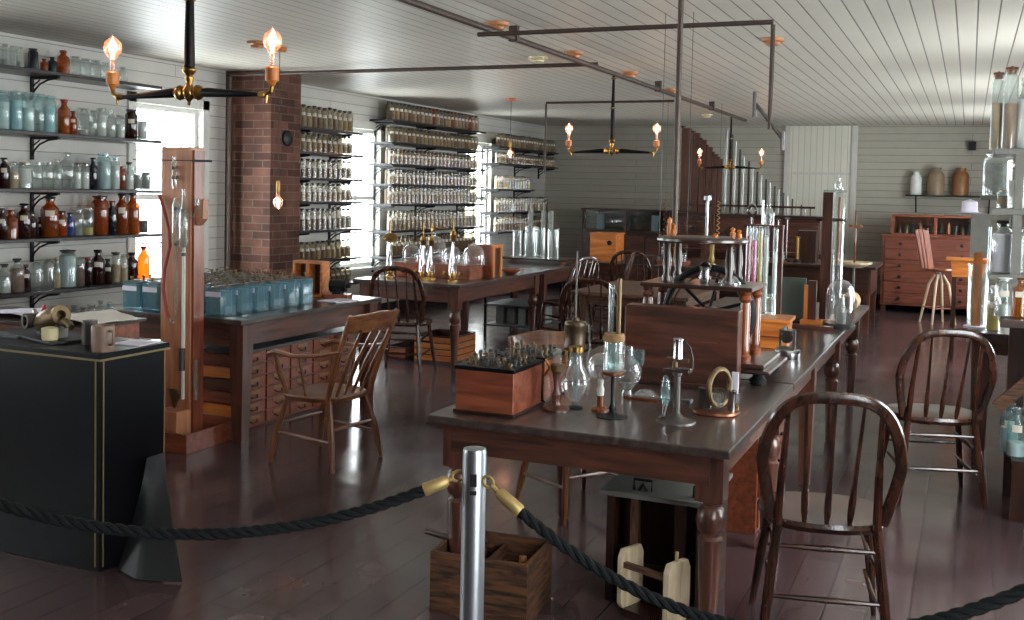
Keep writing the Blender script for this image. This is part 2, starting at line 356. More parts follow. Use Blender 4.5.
def make_jar(name,label,cat,loc,w,h,kind,glass,cont=None,fill=.6,stop=None,lab=False,group=None,n=14,one=False):
    pr=[(r*w,z*h) for r,z in jarmesh(kind,glass,cont,fill,stop,lab)]
    fc=jface
    if one:
        mats=[G[glass]];m=MB();m.lathe(pr,n,0,cap=False)
        if cont: mats.append(K[cont]);m.lathe([(.001,.01),(w*.44,.01),(w*.44,fill*h*.8),(.001,fill*h*.8)],n,len(mats)-1)
        if stop: mats.append(K.get(stop) or G[stop]);m.lathe([(w*.2,h*.88),(w*.2,h*.94),(w*.3,h*.945),(w*.3,h),(.001,h)],n,len(mats)-1)
        if lab: mats.append(K['label']);_lab(m,w,h,len(mats)-1,fc)
        return tag(m.build(name,mats,None,loc),label,cat,group)
    o=MB().lathe(pr,n,0,cap=False).build(name,G[glass],None,loc);tag(o,label,cat,group)
    if cont: MB().lathe([(.001,.008),(w*.45,.008),(w*.45,fill*h),(.001,fill*h)],n).build('contents',K[cont],o)
    if stop:
        mt=K.get(stop) or G[stop]
        if kind=='bottle': MB().lathe([(w*.18,h*.88),(w*.19,h*.94),(w*.29,h*.945),(w*.31,h*.97),(w*.27,h),(.001,h)],n).build('stopper',mt,o)
        else: MB().lathe([(w*.3,h*.9),(w*.34,h*.955),(w*.44,h*.96),(w*.44,h*.985),(w*.1,h*.99),(w*.1,h),(.001,h)],n).build('lid',mt,o)
    if lab:
        m=MB();_lab(m,w,h,0,fc);m.build('paper_label',K['label'],o)
    return o
jface=-.9 # angle labels face, radians in XY (towards the room)
def _lab(m,w,h,mi,fc):
    r=w*.505;a0,a1=fc-.5,fc+.5;N=5;vs=[]
    for i in range(N+1):
        a=a0+(a1-a0)*i/N
        for z in (h*.52,h*.66):
            for rr in (r,r+.0015): vs.append((rr*math.cos(a),rr*math.sin(a),z))
    fs=[]
    for i in range(N):
        b=i*4;c=b+4;fs+=[(b+1,c+1,c+3,b+3),(b,b+2,c+2,c),(b,c,c+1,b+1),(b+2,b+3,c+3,c+2)]
    fs+=[(0,1,3,2),(N*4,N*4+2,N*4+3,N*4+1)]
    m._add(vs,fs,mi)
# shelf bay 1 : (pixel x, pixel width, pixel height, kind, glass, contents, fill, stopper, label, wording)
ZB=[2.375,1.92,1.50,1.135,.74,.40]
AM='amber glass bottle';CL='clear glass jar'
rows=[
 [(-22,8,23,'tube','clear',0,0,'clear',0,'narrow clear glass bottle'),(-12,8,23,'tube','clear',0,0,'clear',0,'narrow clear glass bottle'),(-3,7,23,'tube','clear',0,0,'clear',0,'narrow clear glass bottle'),(5,7,23,'tube','clear','greypowder',.3,'clear',0,'narrow clear glass bottle'),(13,7,22,'tube','clear',0,0,'clear',0,'narrow clear glass bottle'),(20,7,22,'tube','clear','greypowder',.3,'clear',0,'narrow clear glass bottle'),
  (33,9,22,'jar','darkglass','lid',.7,'lid',0,'blackish green glass bottle'),(44,7,13,'bottle','amber','tan',.5,'lid',0,'small amber glass bottle'),(52,8,16,'bottle','darkglass',0,0,'lid',0,'small grey smoked glass bottle'),(63,11,24,'bottle','amberbright','tan',.3,'redpaint',0,'amber bottle with dark red stopper'),
  (75,10,20,'jar','clear',0,0,'clear',0,CL),(85,10,19,'jar','clear','tan',.1,'clear',0,CL),(95,10,19,'jar','clear',0,0,'clear',0,CL),(105,9,18,'jar','clear',0,0,'clear',0,CL),(122,9,16,'bottle','clear',0,0,'clear',0,CL)],
 [(-26,14,40,'jar','aqua','powder',.7,'clear',0,'aqua jar of white powder'),(-11,12,40,'jar','aqua','powder',.7,'clear',0,'aqua jar of white powder'),(3,12,40,'jar','aqua','powder',.7,'clear',0,'aqua jar of white powder'),(16,12,41,'jar','aqua','bluepowder',.75,'clear',0,'aqua jar of pale powder'),(28,12,40,'jar','aqua','powder',.6,'clear',0,'aqua jar of white powder'),(39,11,39,'jar','aqua',0,0,'aqua',0,'empty aqua glass jar'),(49,12,38,'jar','aqua','bluepowder',.7,'aqua',0,'aqua jar of pale blue powder'),
  (64,11,35,'bottle','amberbright','tan',.5,'redpaint',0,'amber bottle with dark red stopper'),(73,7,24,'bottle','amber',0,0,'lid',1,'small amber bottle with white label'),(83,11,28,'jar','clear','greypowder',.2,'clear',0,CL),(93,8,27,'jar','clear',0,0,'clear',0,CL),(101,10,29,'jar','clear','powder',.75,'clear',0,'clear jar of white powder'),(111,8,28,'bottle','clear',0,0,'clear',0,'clear glass bottle'),(120,9,24,'jar','clear','powder',.6,'clear',0,'clear jar of white powder'),(131,11,30,'jar','brown',0,0,'lid',1,'brown glass jar with white label'),(142,9,27,'jar','clear','powder',.7,'clear',0,'clear jar of white powder')],
 [(-20,12,30,'jar','clear','greypowder',.5,'clear',0,CL),(-8,9,28,'bottle','brown',0,0,'lid',1,'brown bottle with white label'),(4,10,31,'bottle','brown','brownpowder',.6,'lid',1,'brown bottle with white label'),(14,9,27,'bottle','clear','tan',.6,'clear',0,'clear bottle of tan powder'),(25,12,27,'jar','clear','powder',.75,'tan',0,'clear jar of white powder'),(37,10,27,'jar','clear',0,0,'clear',0,'empty clear glass jar'),(48,10,28,'jar','clear',0,0,'clear',0,'empty clear glass jar'),(57,8,30,'bottle','clear',0,0,'clear',0,'clear glass bottle'),(67,13,37,'bottle','clear',0,0,'clear',0,'wide clear bottle with tall stopper'),(77,8,27,'jar','clear','powder',.65,'brownpowder',0,'clear jar of white powder'),(85,8,27,'jar','clear','powder',.65,'brownpowder',0,'clear jar of white powder'),(93,8,32,'bottle','darkglass','lid',.6,'lid',0,'dark blue glass bottle'),(104,13,37,'jar','aqua','powder',.75,'aqua',0,'large aqua jar of white powder'),(115,9,33,'jar','clear','powder',.75,'aqua',0,'clear jar of white powder'),(122,7,24,'jar','amber','brownpowder',.6,'brownpowder',0,'small brown jar'),(129,9,28,'bottle','clear','powder',.55,'lid',0,'clear bottle of white powder'),(138,8,26,'jar','clear','greypowder',.6,'clear',0,'clear jar of grey powder'),(146,8,26,'jar','clear','greypowder',.7,'clear',0,'clear jar of grey powder')],
 [(-20,12,30,'bottle','amber',0,0,'lid',1,'amber bottle with white label'),(-8,11,26,'bottle','darkglass',0,0,'lid',0,'dark glass bottle'),(2,9,31,'bottle','brown','brownpowder',.6,'lid',1,'brown bottle with white label'),(11,12,29,'bottle','amber','crockbrown',.6,'amber',0,'orange brown glass bottle'),(24,13,35,'bottle','brown','lid',.5,'black',1,'dark brown bottle with white label'),(32,8,26,'bottle','brown','lid',.5,'lid',0,'dark brown glass bottle'),(41,8,20,'bottle','brown','lid',.5,'lid',1,'small dark bottle with white label'),(50,16,41,'bottle','amber','brownpowder',.6,'lid',1,'large amber bottle with white label'),(62,10,26,'bottle','amber','tan',.4,'lid',1,'amber bottle with white label'),(70,8,24,'bottle','blue',0,0,'lid',0,'blue glass bottle'),(78,10,27,'jar','clear','greypowder',.3,'clear',0,CL),(88,10,28,'jar','clear','yellow',.3,'clear',0,'clear jar with yellow powder'),(100,15,40,'jar','amber','tan',.7,'lid',0,'large amber jar of tan powder'),(112,9,34,'bottle','darkglass','lid',.6,'amber',0,'blue black glass bottle'),(122,12,41,'bottle','amber','crockbrown',.6,'black',1,'tall amber bottle with white label'),(133,12,41,'bottle','amberbright','crockbrown',.65,'lid',0,'tall bright amber bottle'),(144,8,33,'bottle','clear','lid',.4,'clear',0,'clear bottle of black powder')],
 [(-22,12,28,'jar','clear','powder',.5,'lid',0,'clear jar of white powder'),(-9,11,29,'bottle','clear',0,0,'lid',0,'clear glass bottle'),(4,12,30,'bottle','clear','powder',.4,'lid',0,'clear bottle of white powder'),(17,13,34,'bottle','clear','brownpowder',.7,'lid',0,'bottle of grey brown powder'),(26,8,27,'bottle','brown','lid',.6,'brownpowder',1,'brown bottle with white label'),(36,12,29,'dome','clear',0,0,0,0,'clear glass dome'),(48,12,30,'dome','clear',0,0,0,0,'clear glass dome'),(57,7,31,'bottle','clear','tan',.5,'tan',0,'clear bottle of tan powder'),(68,16,38,'jar','clear','bluepowder',.85,'lid',0,'large jar of pale blue powder'),(80,9,30,'jar','clear','brownpowder',.7,'clear',0,'clear jar of brown powder'),(88,9,28,'bottle','brown','lid',.5,'redpaint',0,'dark red brown bottle'),(98,12,35,'bottle','brown','lid',.5,'black',1,'large dark bottle with white label'),(108,8,25,'bottle','brown','lid',.5,'lid',1,'dark bottle with white label'),(116,9,31,'jar','clear','tan',.6,'lid',0,'clear jar of pinkish powder'),(124,8,28,'jar','clear','tan',.6,'clear',1,'clear jar with white label'),(132,11,29,'bottle','brown','brownpowder',.5,'brown',0,'dark red brown glass bottle'),(144,11,34,'bottle','amberbright',0,0,'redpaint',0,'glowing amber bottle with red stopper')],
 [(x,9,22+(i*7)%5,'bottle' if i%3 else 'jar','clear' if i%4 else 'aqua',0,0,'clear',0,'clear glass bottle') for i,x in enumerate(range(38,128,9))]]
SN=['top','second','third','fourth','fifth','sixth']
for k,(z,row) in enumerate(zip(ZB,rows)):
    y1=6.98 if k<5 else 6.6
    shelf(XW,XS,4.1,y1,z,'dark wall shelf left of the first window, %s from the top'%SN[k],[yy for yy in (4.3,atX(33,150,XW+.02).y,atX(139,150,XW+.02).y) if yy<y1-.03])
    for i,(px,w,h,kind,gl,ct,fl,st,lb,word) in enumerate(row):
        xx=XS-.1-(.06 if h<22 and k else 0); 
        p=atX(px,190,xx);y=p.y;s=sc(xx,y,z)
        wm=w/s*1.1;hm=h/s
        if y<4.2 or y>y1-.02: continue
        jface=math.atan2(-y,-xx)
        lab='%s, %s from left on %s shelf beside the first window'%(word,ORD[i+1],SN[k])
        nm={'bottle':'glass_bottle','jar':'glass_jar','tube':'narrow_bottle','dome':'glass_dome'}[kind]
        make_jar(nm,lab,nm.split('_')[-1],(xx,y,z),wm,hm,kind,gl,ct or None,fl,st or None,lb,'bottles and jars on the near left wall shelves')
    # second, deeper row seen between them is left to the front row
# bays 2,3,4 : repeated small bottles
def bay(y0,y1,zs,name,dy,w,hs,conts,brk,ysh=None,dbl=False,names=None,lim=9e9):
    stuff=[]
    for k,z in enumerate(zs):
        ya,yb=(ysh[k] if isinstance(ysh,list) else (ysh or (y0,y1)))
        shelf(XW,XS,ya,yb,z,'dark shelf %s, %s from the top'%(name,SN[k] if k<6 else 'seventh'),[b for b in brk if b<yb])
        n=int(((yb if isinstance(ysh,list) else y1)-y0-.02)/dy);proto={}
        lb='small glass bottle on the %s shelf %s'%(SN[k] if k<6 else 'seventh',name)
        for i in range(n):
            h=hs[k]*(1+R_.uniform(-.03,.03));c=R_.choice(conts[k]);y=y0+.03+dy*(i+.5)
            if c in proto: o=dup(proto[c],(XS-.07,y,z),scale=(1,1,h/hs[k]))
            else:
                global jface;jface=math.atan2(-y,-XS)
                gl='amber' if c=='A' else 'small'
                o=make_jar('specimen_bottle',lb,'bottle',(XS-.07,y,z),w,hs[k],'tube',gl,None if c=='A' else c,.72,'lid' if R_.random()<.7 else 'cork',True,'bottles '+name+', '+(SN[k] if k<6 else 'seventh')+' shelf',10,True);proto[c]=o
            if dbl and k<5 and i: stuff.append((XS-.19,y+dy*.3,z,w,hs[k]*1.12))
    return stuff
C1=['greypowder','tan','powder','brownpowder','greypowder','clear_']
C1=['dullgrey','dulltan','dullgrey','dullbrown']
s2=bay(8.95,10.08,[2.14+.03,1.9+.02,1.65,1.4,1.10,.78,.5],'just right of the brick chimney',.098,.08,[.235,.2,.2,.2,.23,.2,.17],
   [C1,C1,C1,['dullgrey','dulltan'],['dullbrown','dullgrey'],['dullbrown','dulltan'],['dullgrey']],[9.2,10.0],(8.9,10.2))
s3=bay(10.86,13.3,[2.375,2.11,1.85,1.61,1.37,1.05,.74],'between the second and third windows',.105,.085,[.21,.19,.18,.175,.225,.24,.24],
   [['dullbrown','dulltan','A'],C1,C1,['dulltan','dullgrey','dulltan'],['dulltan','dullgrey'],['dullgrey','dulltan'],['dullbrown','dullbrown']],[10.95,12.0,13.2],(10.84,13.45),True)
s4=bay(13.95,16.1,[2.2,1.96,1.58,1.24,.95],'right of the third window',.105,.09,[.2,.16,.2,.22,.22],
   [['dullbrown','dulltan','dullgrey'],['dullbrown','dulltan'],['dullgrey','bluepowder','yellow'],['dulltan','dullbrown','powder'],['dulltan','dullbrown']],[14.0,15.2,16.2],[(13.92,16.3),(13.92,16.3),(13.92,15.3),(13.92,16.0),(13.92,16.0)])
m=MB()
for x,y,z,w,h in s3:
    m.lathe([(w*.5,0),(w*.5,h*.82),(w*.3,h*.88)],8,0,(x,y,z));m.lathe([(w*.3,h*.88),(w*.36,h*.93),(w*.36,h),(.001,h)],8,1,(x,y,z))
tag(m.build('back_row_bottles',[K['dullgrey'],K['greypowder']]),'back row of small corked bottles between the second and third windows','bottles',kind='stuff')
# ---------------------------------------------------------------- tables
def turned(h,sq=.095,zs=.53):
    m=MB();r=sq/2
    m.box(-r,r,-r,r,zs,h)
    m.lathe([(.022,0),(.028,.02),(.03,.12),(.042,.38),(.043,.395),(.033,.405),(.033,.415),(.044,.425),(.052,.46),(.044,.5),(.034,.508),(.034,.515),(.046,.522),(.046,zs)],18)
    return m
def square(h,sq=.09,tap=.7):
    m=MB();r=sq/2;q=r*tap
    m.box(-r,r,-r,r,h-.16,h);vs=[(a*q,b*q,0) for a,b in ((-1,-1),(1,-1),(1,1),(-1,1))]+[(a*r,b*r,h-.16) for a,b in ((-1,-1),(1,-1),(1,1),(-1,1))]
    m._add(vs,[(3,2,1,0),(4,5,6,7),(0,1,5,4),(1,2,6,5),(2,3,7,6),(3,0,4,7)],0);return m
def table(name,label,x0,x1,y0,y1,h,legs,ap=.11,topm='topy',legm='tablez',apm=('tablex','tabley'),inset=.06,th=.032,group=None,cat='table'):
    t=thing(name,label,cat,((x0+x1)/2,(y0+y1)/2,0),0,group);hx,hy=(x1-x0)/2,(y1-y0)/2
    cx,cy=(x0+x1)/2,(y0+y1)/2
    MB().box(-hx,hx,-hy,hy,h-th,h).build('tabletop',W[topm],t,bevel=.005)
    i=inset+.018
    MB().box(-hx+i,hx-i,-hy+i-.02,-hy+i,h-th-ap,h-th).build('apron',W[apm[0]],t);MB().box(-hx+i,hx-i,hy-i,hy-i+.02,h-th-ap,h-th).build('apron',W[apm[0]],t)
    MB().box(-hx+i-.02,-hx+i,-hy+i,hy-i,h-th-ap,h-th).build('apron',W[apm[1]],t);MB().box(hx-i,hx-i+.02,-hy+i,hy-i,h-th-ap,h-th).build('apron',W[apm[1]],t)
    for lx,ly,kind in legs:
        g=turned(h-th) if kind=='t' else square(h-th,.08 if kind=='s' else .1)
        g.build('leg',W[legm],t,(lx-cx,ly-cy,0),bevel=0)
    return t
a,b=-1.73,-.77
table('workbench','long dark laboratory table with turned legs, nearest the rope barrier',-1.82,-.69,3.42,4.78,.73,[(a,3.53,'t'),(b,3.53,'t'),(a,4.67,'t'),(b,4.67,'t')],group=None)
table('workbench','dark laboratory table behind the nearest one, carrying tall glass apparatus',-1.82,-.69,4.80,8.62,.73,[(a,5.85,'s'),(b,5.85,'s'),(a,6.95,'t'),(b,6.95,'t'),(a,8.3,'t'),(b,8.2,'t'),])
table('workbench','heavy table with square legs under the pale blue battery jars',-5.0,-3.96,5.08,6.72,.755,[(-4.02+.0,5.16,'q'),(-4.93,5.16,'q'),(-4.02,6.62,'q'),(-4.93,6.62,'q')],.14,legm='tablez')
table('workbench','table with turned legs carrying glass bell jars and brass apparatus',-4.99,-3.93,7.95,9.9,.755,[(-4.02,8.05,'t'),(-4.9,8.05,'t'),(-4.02,9.8,'t'),(-4.9,9.8,'t')],.13)
table('workbench','table carrying clear glass cylinders behind the bell jars',-5.0,-3.95,9.92,11.5,.755,[(-4.02,10.05,'s'),(-4.9,10.05,'s'),(-4.02,11.4,'s'),(-4.9,11.4,'s')],.13)
table('workbench','brown bare-topped table with pale posts left of the long laboratory bench',-3.0,-2.0,8.1,9.4,.75,[(-2.92,8.2,'q'),(-2.42,8.2,'q'),(-2.08,8.2,'q'),(-2.92,9.3,'q'),(-2.08,9.3,'q')],.07,legm='oldz',topm='oldx',apm=('oldx','oldy'))
table('workbench','far table in the middle of the room under the orange wooden box',-4.2,-2.5,11.6,13.2,.75,[(-4.12,11.7,'s'),(-2.58,11.7,'s'),(-4.12,13.1,'s'),(-2.58,13.1,'s')],.13)
# ---------------------------------------------------------------- chairs
def seat_poly(w,d,n=28,p=2.6):
    out=[]
    for i in range(n):
        t=2*PI*i/n;c,s_=math.cos(t),math.sin(t)
        out.append((w/2*abs(c)**(2/p)*(1 if c>0 else -1)*(1+.06*s_),d/2*abs(s_)**(2/p)*(1 if s_>0 else -1)))
    return out
def bow_chair(label,loc,rz,mat='chair',H_=.905,nsp=3,group=None,bw=.235,seatm=None,flat=1.35):
    """faces local +Y, back at -Y"""
    t=thing('bow_back_chair',label,'chair',loc,rz,group);sh=.45
    m=MB();P_=seat_poly(.455,.41);n=len(P_)
    vs=[(x*.93,y*.93,sh-.035) for x,y in P_]+[(x,y,sh-.015) for x,y in P_]+[(x*.97,y*.97,sh) for x,y in P_]+[(x*.6,y*.6,sh-.008) for x,y in P_]
    fs=[tuple(range(n))[::-1],tuple(range(3*n,4*n))]+[(k*n+i,k*n+(i+1)%n,(k+1)*n+(i+1)%n,(k+1)*n+i) for k in range(3) for i in range(n)]
    m._add(vs,fs,0,True);m.build('seat',W[(seatm or mat)+'y'],t)
    def back(z): return -.15-.14*(z-sh)/(H_-sh)
    def bowpt(a):
        x=-bw*math.copysign(abs(math.cos(a))**.62,math.cos(a));z=sh+.0+(H_-sh)*math.sin(a)**.62 if math.sin(a)>0 else sh
        k=.79+.21*min(1,(z-sh)/.22)
        return Vector((x*k,back(z),z))
    pts=[bowpt(PI*i/30) for i in range(31)]
    MB().tube(pts,.021,8,0,.62,ref=(0,1,0)).build('back_bow',W[mat+'z'],t)
    for i in range(nsp):
        x=(i-(nsp-1)/2)*.075;z1=max(p.z for p in pts if abs(p.x-x*1.25)<.05)-.01
        pa,pb=Vector((x,-.155,sh-.01)),Vector((x*1.25,back(z1),z1));pp=[pa.lerp(pb,k) for k in (0,.08,.2,.35,.6,1)]
        MB().tube(pp,[.007,.012,.013,.009,.007,.006],8).build('spindle',W[mat+'z'],t)
    for sx in (-1,1): # rear legs run on up as the two long posts of the back
        pts2=[(sx*.215,-.235,0),(sx*.19,-.2,.2),(sx*.165,-.168,sh-.02)]
        MB().tube(pts2,[.012,.02,.017],8).build('leg',W[mat+'z'],t)
        z1=max([p.z for p in pts if abs(p.x-sx*.155)<.03])-.008
        MB().tube([(sx*.165,-.165,sh-.02),(sx*.16,back(.6),.6),(sx*.15,back(z1),z1)],[.016,.014,.008],8).build('post',W[mat+'z'],t)
        MB().tube([(sx*.225,.2,0),(sx*.2,.17,.2),(sx*.17,.135,sh-.02)],[.011,.018,.015],8).build('leg',W[mat+'z'],t)
        for z in (.16,.29):
            y0=-.205+.03*z;MB().tube([(sx*(.198-.09*z),-.21+.1*z,z),(sx*(.19-.09*z),-.02,z+.01),(sx*(.193-.09*z),.18-.08*z,z+.02)],[.006,.011,.006],8).build('stretcher',W[mat+'y'],t)
    for z,y in ((.19,-.205),(.36,-.18),(.25,.165)):
        w_=.205-.1*z;MB().tube([(-w_,y,z),(0,y,z),(w_,y,z)],[.007,.012,.007],8).build('stretcher',W[mat+'x'],t)
    return t
c1=bow_chair('brown bow-back spindle chair nearest the camera, at the long table corner',(-.445,3.88,0),math.radians(13))
c2=dup(c1,(-.14,5.95,0),math.radians(17),'bow-back spindle chair in the right aisle, beyond the nearest chair')
c3=dup(c1,(-4.36,7.78,0),math.radians(12),'dark bow-back chair drawn up to the table with the bell jars')
c4=dup(c1,(-3.74,10.0,0),math.radians(70),'bow-back chair with shining rail right of the bell jar table')
c5=dup(c1,(-3.5,11.55,0),math.radians(8),'dark bow-back chair in front of the far orange box table')
c6=dup(c1,(-2.62,7.7,0),math.radians(6),'bow-back chair standing before the brown bare-topped table')
c7=dup(c1,(-3.6,10.9,0),math.radians(100),'dark spindle chair beyond the shining-rail chair, right of the glass cylinder table')
def armchair(label,loc,rz,arms=True):
    t=thing('armchair' if arms else 'side_chair',label,'chair',loc,rz);sh=.43
    m=MB();P_=seat_poly(.47,.43,28,3.2);n=len(P_)
    vs=[(x*.95,y*.95,sh-.035) for x,y in P_]+[(x,y,sh-.01) for x,y in P_]+[(x*.97,y*.97,sh) for x,y in P_]+[(x*.6,y*.6,sh-.01) for x,y in P_]
    fs=[tuple(range(n))[::-1],tuple(range(3*n,4*n))]+[(k*n+i,k*n+(i+1)%n,(k+1)*n+(i+1)%n,(k+1)*n+i) for k in range(3) for i in range(n)]
    m._add(vs,fs,0,True);m.build('seat',W['army'],t)
    for sx in (-1,1):
        MB().tube([(sx*.235,-.25,0),(sx*.21,-.215,.2),(sx*.17,-.16,sh-.02)],[.012,.021,.017],8).build('leg',W['armz'],t)
        MB().tube([(sx*.235,.235,0),(sx*.21,.205,.2),(sx*.17,.15,sh-.02)],[.012,.021,.017],8).build('leg',W['armz'],t)
        MB().tube([(sx*.2,-.17,sh-.03),(sx*.215,-.26,.68),(sx*.225,-.36,.94)],[.017,.019,.012],8).build('back_post',W['armz'],t)
        if arms:
          m=MB();pts=[(sx*.22,-.29,.72),(sx*.26,-.15,.69),(sx*.285,.02,.675),(sx*.275,.16,.69),(sx*.27,.22,.67),(sx*.27,.235,.645)]
          m.tube(pts,[.014,.02,.023,.026,.026,.014],8,0,.6,ref=(0,0,1));m.build('arm',W['army'],t)
          MB().tube([(sx*.2,.13,sh-.01),(sx*.25,.15,.55),(sx*.275,.17,.68)],[.011,.017,.012],8).build('arm_support',W['armz'],t)
          MB().tube([(sx*.21,-.02,sh-.01),(sx*.265,-.01,.67)],.01,8).build('arm_support',W['armz'],t)
        MB().tube([(sx*.215,-.22,.17),(sx*.21,0,.18),(sx*.215,.21,.19)],[.008,.013,.008],8).build('stretcher',W['army'],t)
    for z,y in ((.24,-.205),(.24,.19)): MB().tube([(-.2,y,z),(0,y,z),(.2,y,z)],[.008,.013,.008],8).build('stretcher',W['armx'],t)
    m=MB();N=10
    vs=[]
    for i in range(N+1):
        x=-.245+.49*i/N;yy=-.365-.05*(1-(x/.245)**2)
        zt=.955-.02*abs(x/.245)
        for z,y in ((.83,yy+.035),(.83,yy+.055),(zt,yy-.005),(zt,yy+.015)): vs.append((x,y,z))
    fs=[]
    for i in range(N): b=i*4;c=b+4;fs+=[(b,c,c+2,b+2),(b+1,b+3,c+3,c+1),(b+2,c+2,c+3,b+3),(b,b+1,c+1,c)]
    fs+=[(0,2,3,1),(N*4,N*4+1,N*4+3,N*4+2)];m._add(vs,fs,0);m.build('crest_rail',W['armx'],t,bevel=.004)
    for i in range(4):
        x=(i-1.5)*.085;MB().tube([(x*.9,-.17,sh-.01),(x*1.05,-.26,.62),(x*1.15,-.35-.04*(1-(x/.25)**2),.85)],[.008,.014,.008],8).build('spindle',W['armz'],t)
    return t
a1=armchair('light brown spindle armchair in the open floor, its back turned right',(-3.34,5.06,0),math.radians(84));a1.scale=(.93,.93,.93)
ar=armchair('reddish crest-rail chair half under the long table, behind the coil box',(-1.74,4.86,0),math.radians(-125),False);ar.scale=(.88,.88,.88)
# swivel stool far right
t=thing('swivel_stool','tall wooden swivel stool with plank back before the far chest of drawers','stool',(-.32,14.3,0),math.radians(-60))
m=MB();m.lathe([(.01,.66),(.17,.665),(.185,.685),(.18,.7),(.001,.695)],20);m.build('seat',W['redx'],t)
m=MB()
for i in range(3): m.bar(((i-1)*.085,-.16,.7),((i-1)*.1,-.26,1.18),.07,.018)
m.build('backrest',W['redz'],t)
for k in range(4):
    a=PI/4+k*PI/2;MB().tube([(math.cos(a)*.22,math.sin(a)*.22,0),(math.cos(a)*.12,math.sin(a)*.12,.5),(math.cos(a)*.05,math.sin(a)*.05,.62)],[.014,.018,.014],8).build('leg',W['palez'],t)
m=MB();m.tube([(math.cos(a)*.19,math.sin(a)*.19,.2) for a in [k*PI/2+PI/4 for k in range(4)]],.009,8,closed=True);m.build('stretcher',W['redx'],t)
m=MB();m.cyl((0,0,.56),.02,.11,12);m.build('screw_post',K['silver'],t)
# ---------------------------------------------------------------- black display case, cloth, things on it
CX0,CX1,CY0,CY1,CZ=-4.0,-3.14,3.15,3.52,.885
t=thing('display_case','tall black display case with thin gilt lines, beneath the iron instrument','display case',((CX0+CX1)/2,(CY0+CY1)/2,0))
hx,hy=(CX1-CX0)/2,(CY1-CY0)/2
MB().box(-hx,hx,-hy,hy,0,CZ-.03).build('cabinet_body',K['blackpaint'],t,bevel=.003)
MB().box(-hx-.012,hx+.012,-hy-.012,hy+.012,CZ-.03,CZ).build('case_top',K['blackpaint'],t,bevel=.004)
m=MB();e=.0035
for x in (hx-.006,): m.box(x-.02,x-.014,-hy-e,-hy,0.02,CZ-.03)
m.box(hx,hx+e,-hy+.012,-hy+.018,.02,CZ-.03);m.box(hx,hx+e,hy-.012,hy-.006,.02,CZ-.03)
m.box(-hx,hx+.015,-hy-.0155,-hy-.012,CZ-.03,CZ-.022);m.box(hx+.012,hx+.0155,-hy-.012,hy+.012,CZ-.03,CZ-.022)
m.build('gilt_line',K['pin'],t)
# cloth skirt flaring from the case corner
m=MB();vs=[];N=8;Hn=8
for j in range(Hn+1):
    f=j/Hn;z=.415*(1-f);sp=f**1.3
    for i in range(N+1):
        a=i/N;x=-3.13+.035+ (.0+.31*sp)*a+.02*sp*math.sin(a*7);y=3.36-.16*sp-.05*sp*math.sin(a*PI)+.10*a*(1-sp)
        vs.append((x,y,z+.008));
n0=len(vs);vs+=[(x-.004,y+.012,z) for x,y,z in vs]
fs=[]
for j in range(Hn):
    for i in range(N):
        a=j*(N+1)+i;fs+=[(a,a+1,a+N+2,a+N+1),(n0+a,n0+a+N+1,n0+a+N+2,n0+a+1)]
bd=[i for i in range(N)]+[N+(N+1)*j for j in range(Hn)]+[(N+1)*Hn+N-i for i in range(N)]+[(N+1)*(Hn-j) for j in range(Hn)]
for i in range(len(bd)): a,b_=bd[i],bd[(i+1)%len(bd)];fs.append((a,n0+a,n0+b_,b_))
m._add(vs,fs,0,True);o=m.build('cloth_flap',K['cloth']);tag(o,'stiff black cloth flap flaring to the floor beside the black case','cloth')
def onc(px,py): return atZ(px,py,CZ)
# iron instrument
p=onc(50,338);t=thing('iron_instrument','rusty iron and brass cylinder instrument lying on the black display case','instrument',(p.x,p.y,CZ),math.radians(-18))
MB().box(-.2,.2,-.1,.1,0,.012).build('base_plate',K['black'],t,bevel=.003)
m=MB();m.lathe([(.02,-.09),(.045,-.09),(.05,-.06),(.05,.05),(.042,.06),(.042,.09),(.02,.09),(.018,.05)],18,0,T=Matrix.Translation((.02,0,.085))@Matrix.Rotation(PI/2-.3,4,'Y'));m.build('barrel',K['oldbrass'],t)
for x in (-.05,.09):
    m=MB();m.box(x-.015,x+.015,-.03,.03,.012,.05);m.tube([(x,0,.04),(x,0,.07)],.02,10);m.build('bracket',K['greyiron'],t)
m=MB();m.lathe([(.022,0),(.032,.0),(.034,.05),(.022,.05),(.02,.02)],16,0,T=Matrix.Translation((-.09,-.02,.07))@Matrix.Rotation(PI/2,4,'X'));m.build('nozzle',K['greyiron'],t)
MB().tube([(.12,0,.08),(.17,-.01,.09),(.22,-.01,.07)],[.02,.016,.014],10).build('rod',K['oldbrass'],t);MB().tube([(-.12,.0,.08),(-.2,.02,.1)],[.012,.01],8).build('rod',K['oldbrass'],t)
m=MB();m.lathe([(.03,0),(.034,.01),(.034,.05),(.02,.055)],14,0,(.13,-.06,.012));m.build('pedestal',K['porcelain'],t)
# mug, can
def mug(p):
    m=MB();m.lathe([(.001,.004),(.04,.004),(.043,.0),(.046,.02),(.044,.1),(.041,.105),(.039,.1),(.04,.015),(.001,.015)],20)
    o=m.build('stoneware_mug',K['stone'],None,p);m=MB();m.tube([(.043,0,.085),(.066,0,.085),(.073,0,.06),(.066,0,.035),(.043,0,.03)],.006,8);m.build('handle',K['stone'],o);return o
p=onc(103,351);o=mug((p.x,p.y,CZ));o.rotation_euler.z=-.2;tag(o,'brown stoneware mug with a handle on the black case corner','mug')
p=onc(90,344);m=MB();m.lathe([(.001,0),(.034,0),(.034,.085),(.03,.088),(.03,.1),(.001,.1)],18);o=m.build('tin_can',K['greyiron'],None,(p.x,p.y,CZ));tag(o,'dull tin can between the iron instrument and the mug','can')
p=onc(20,337);m=MB();m.box(-.13,.13,-.05,.05,0,.01);o=m.build('slate_plate',K['felt'],None,(-3.86,3.3,CZ),rz=.1);tag(o,'dark flat slate plate at the left of the black case','plate')
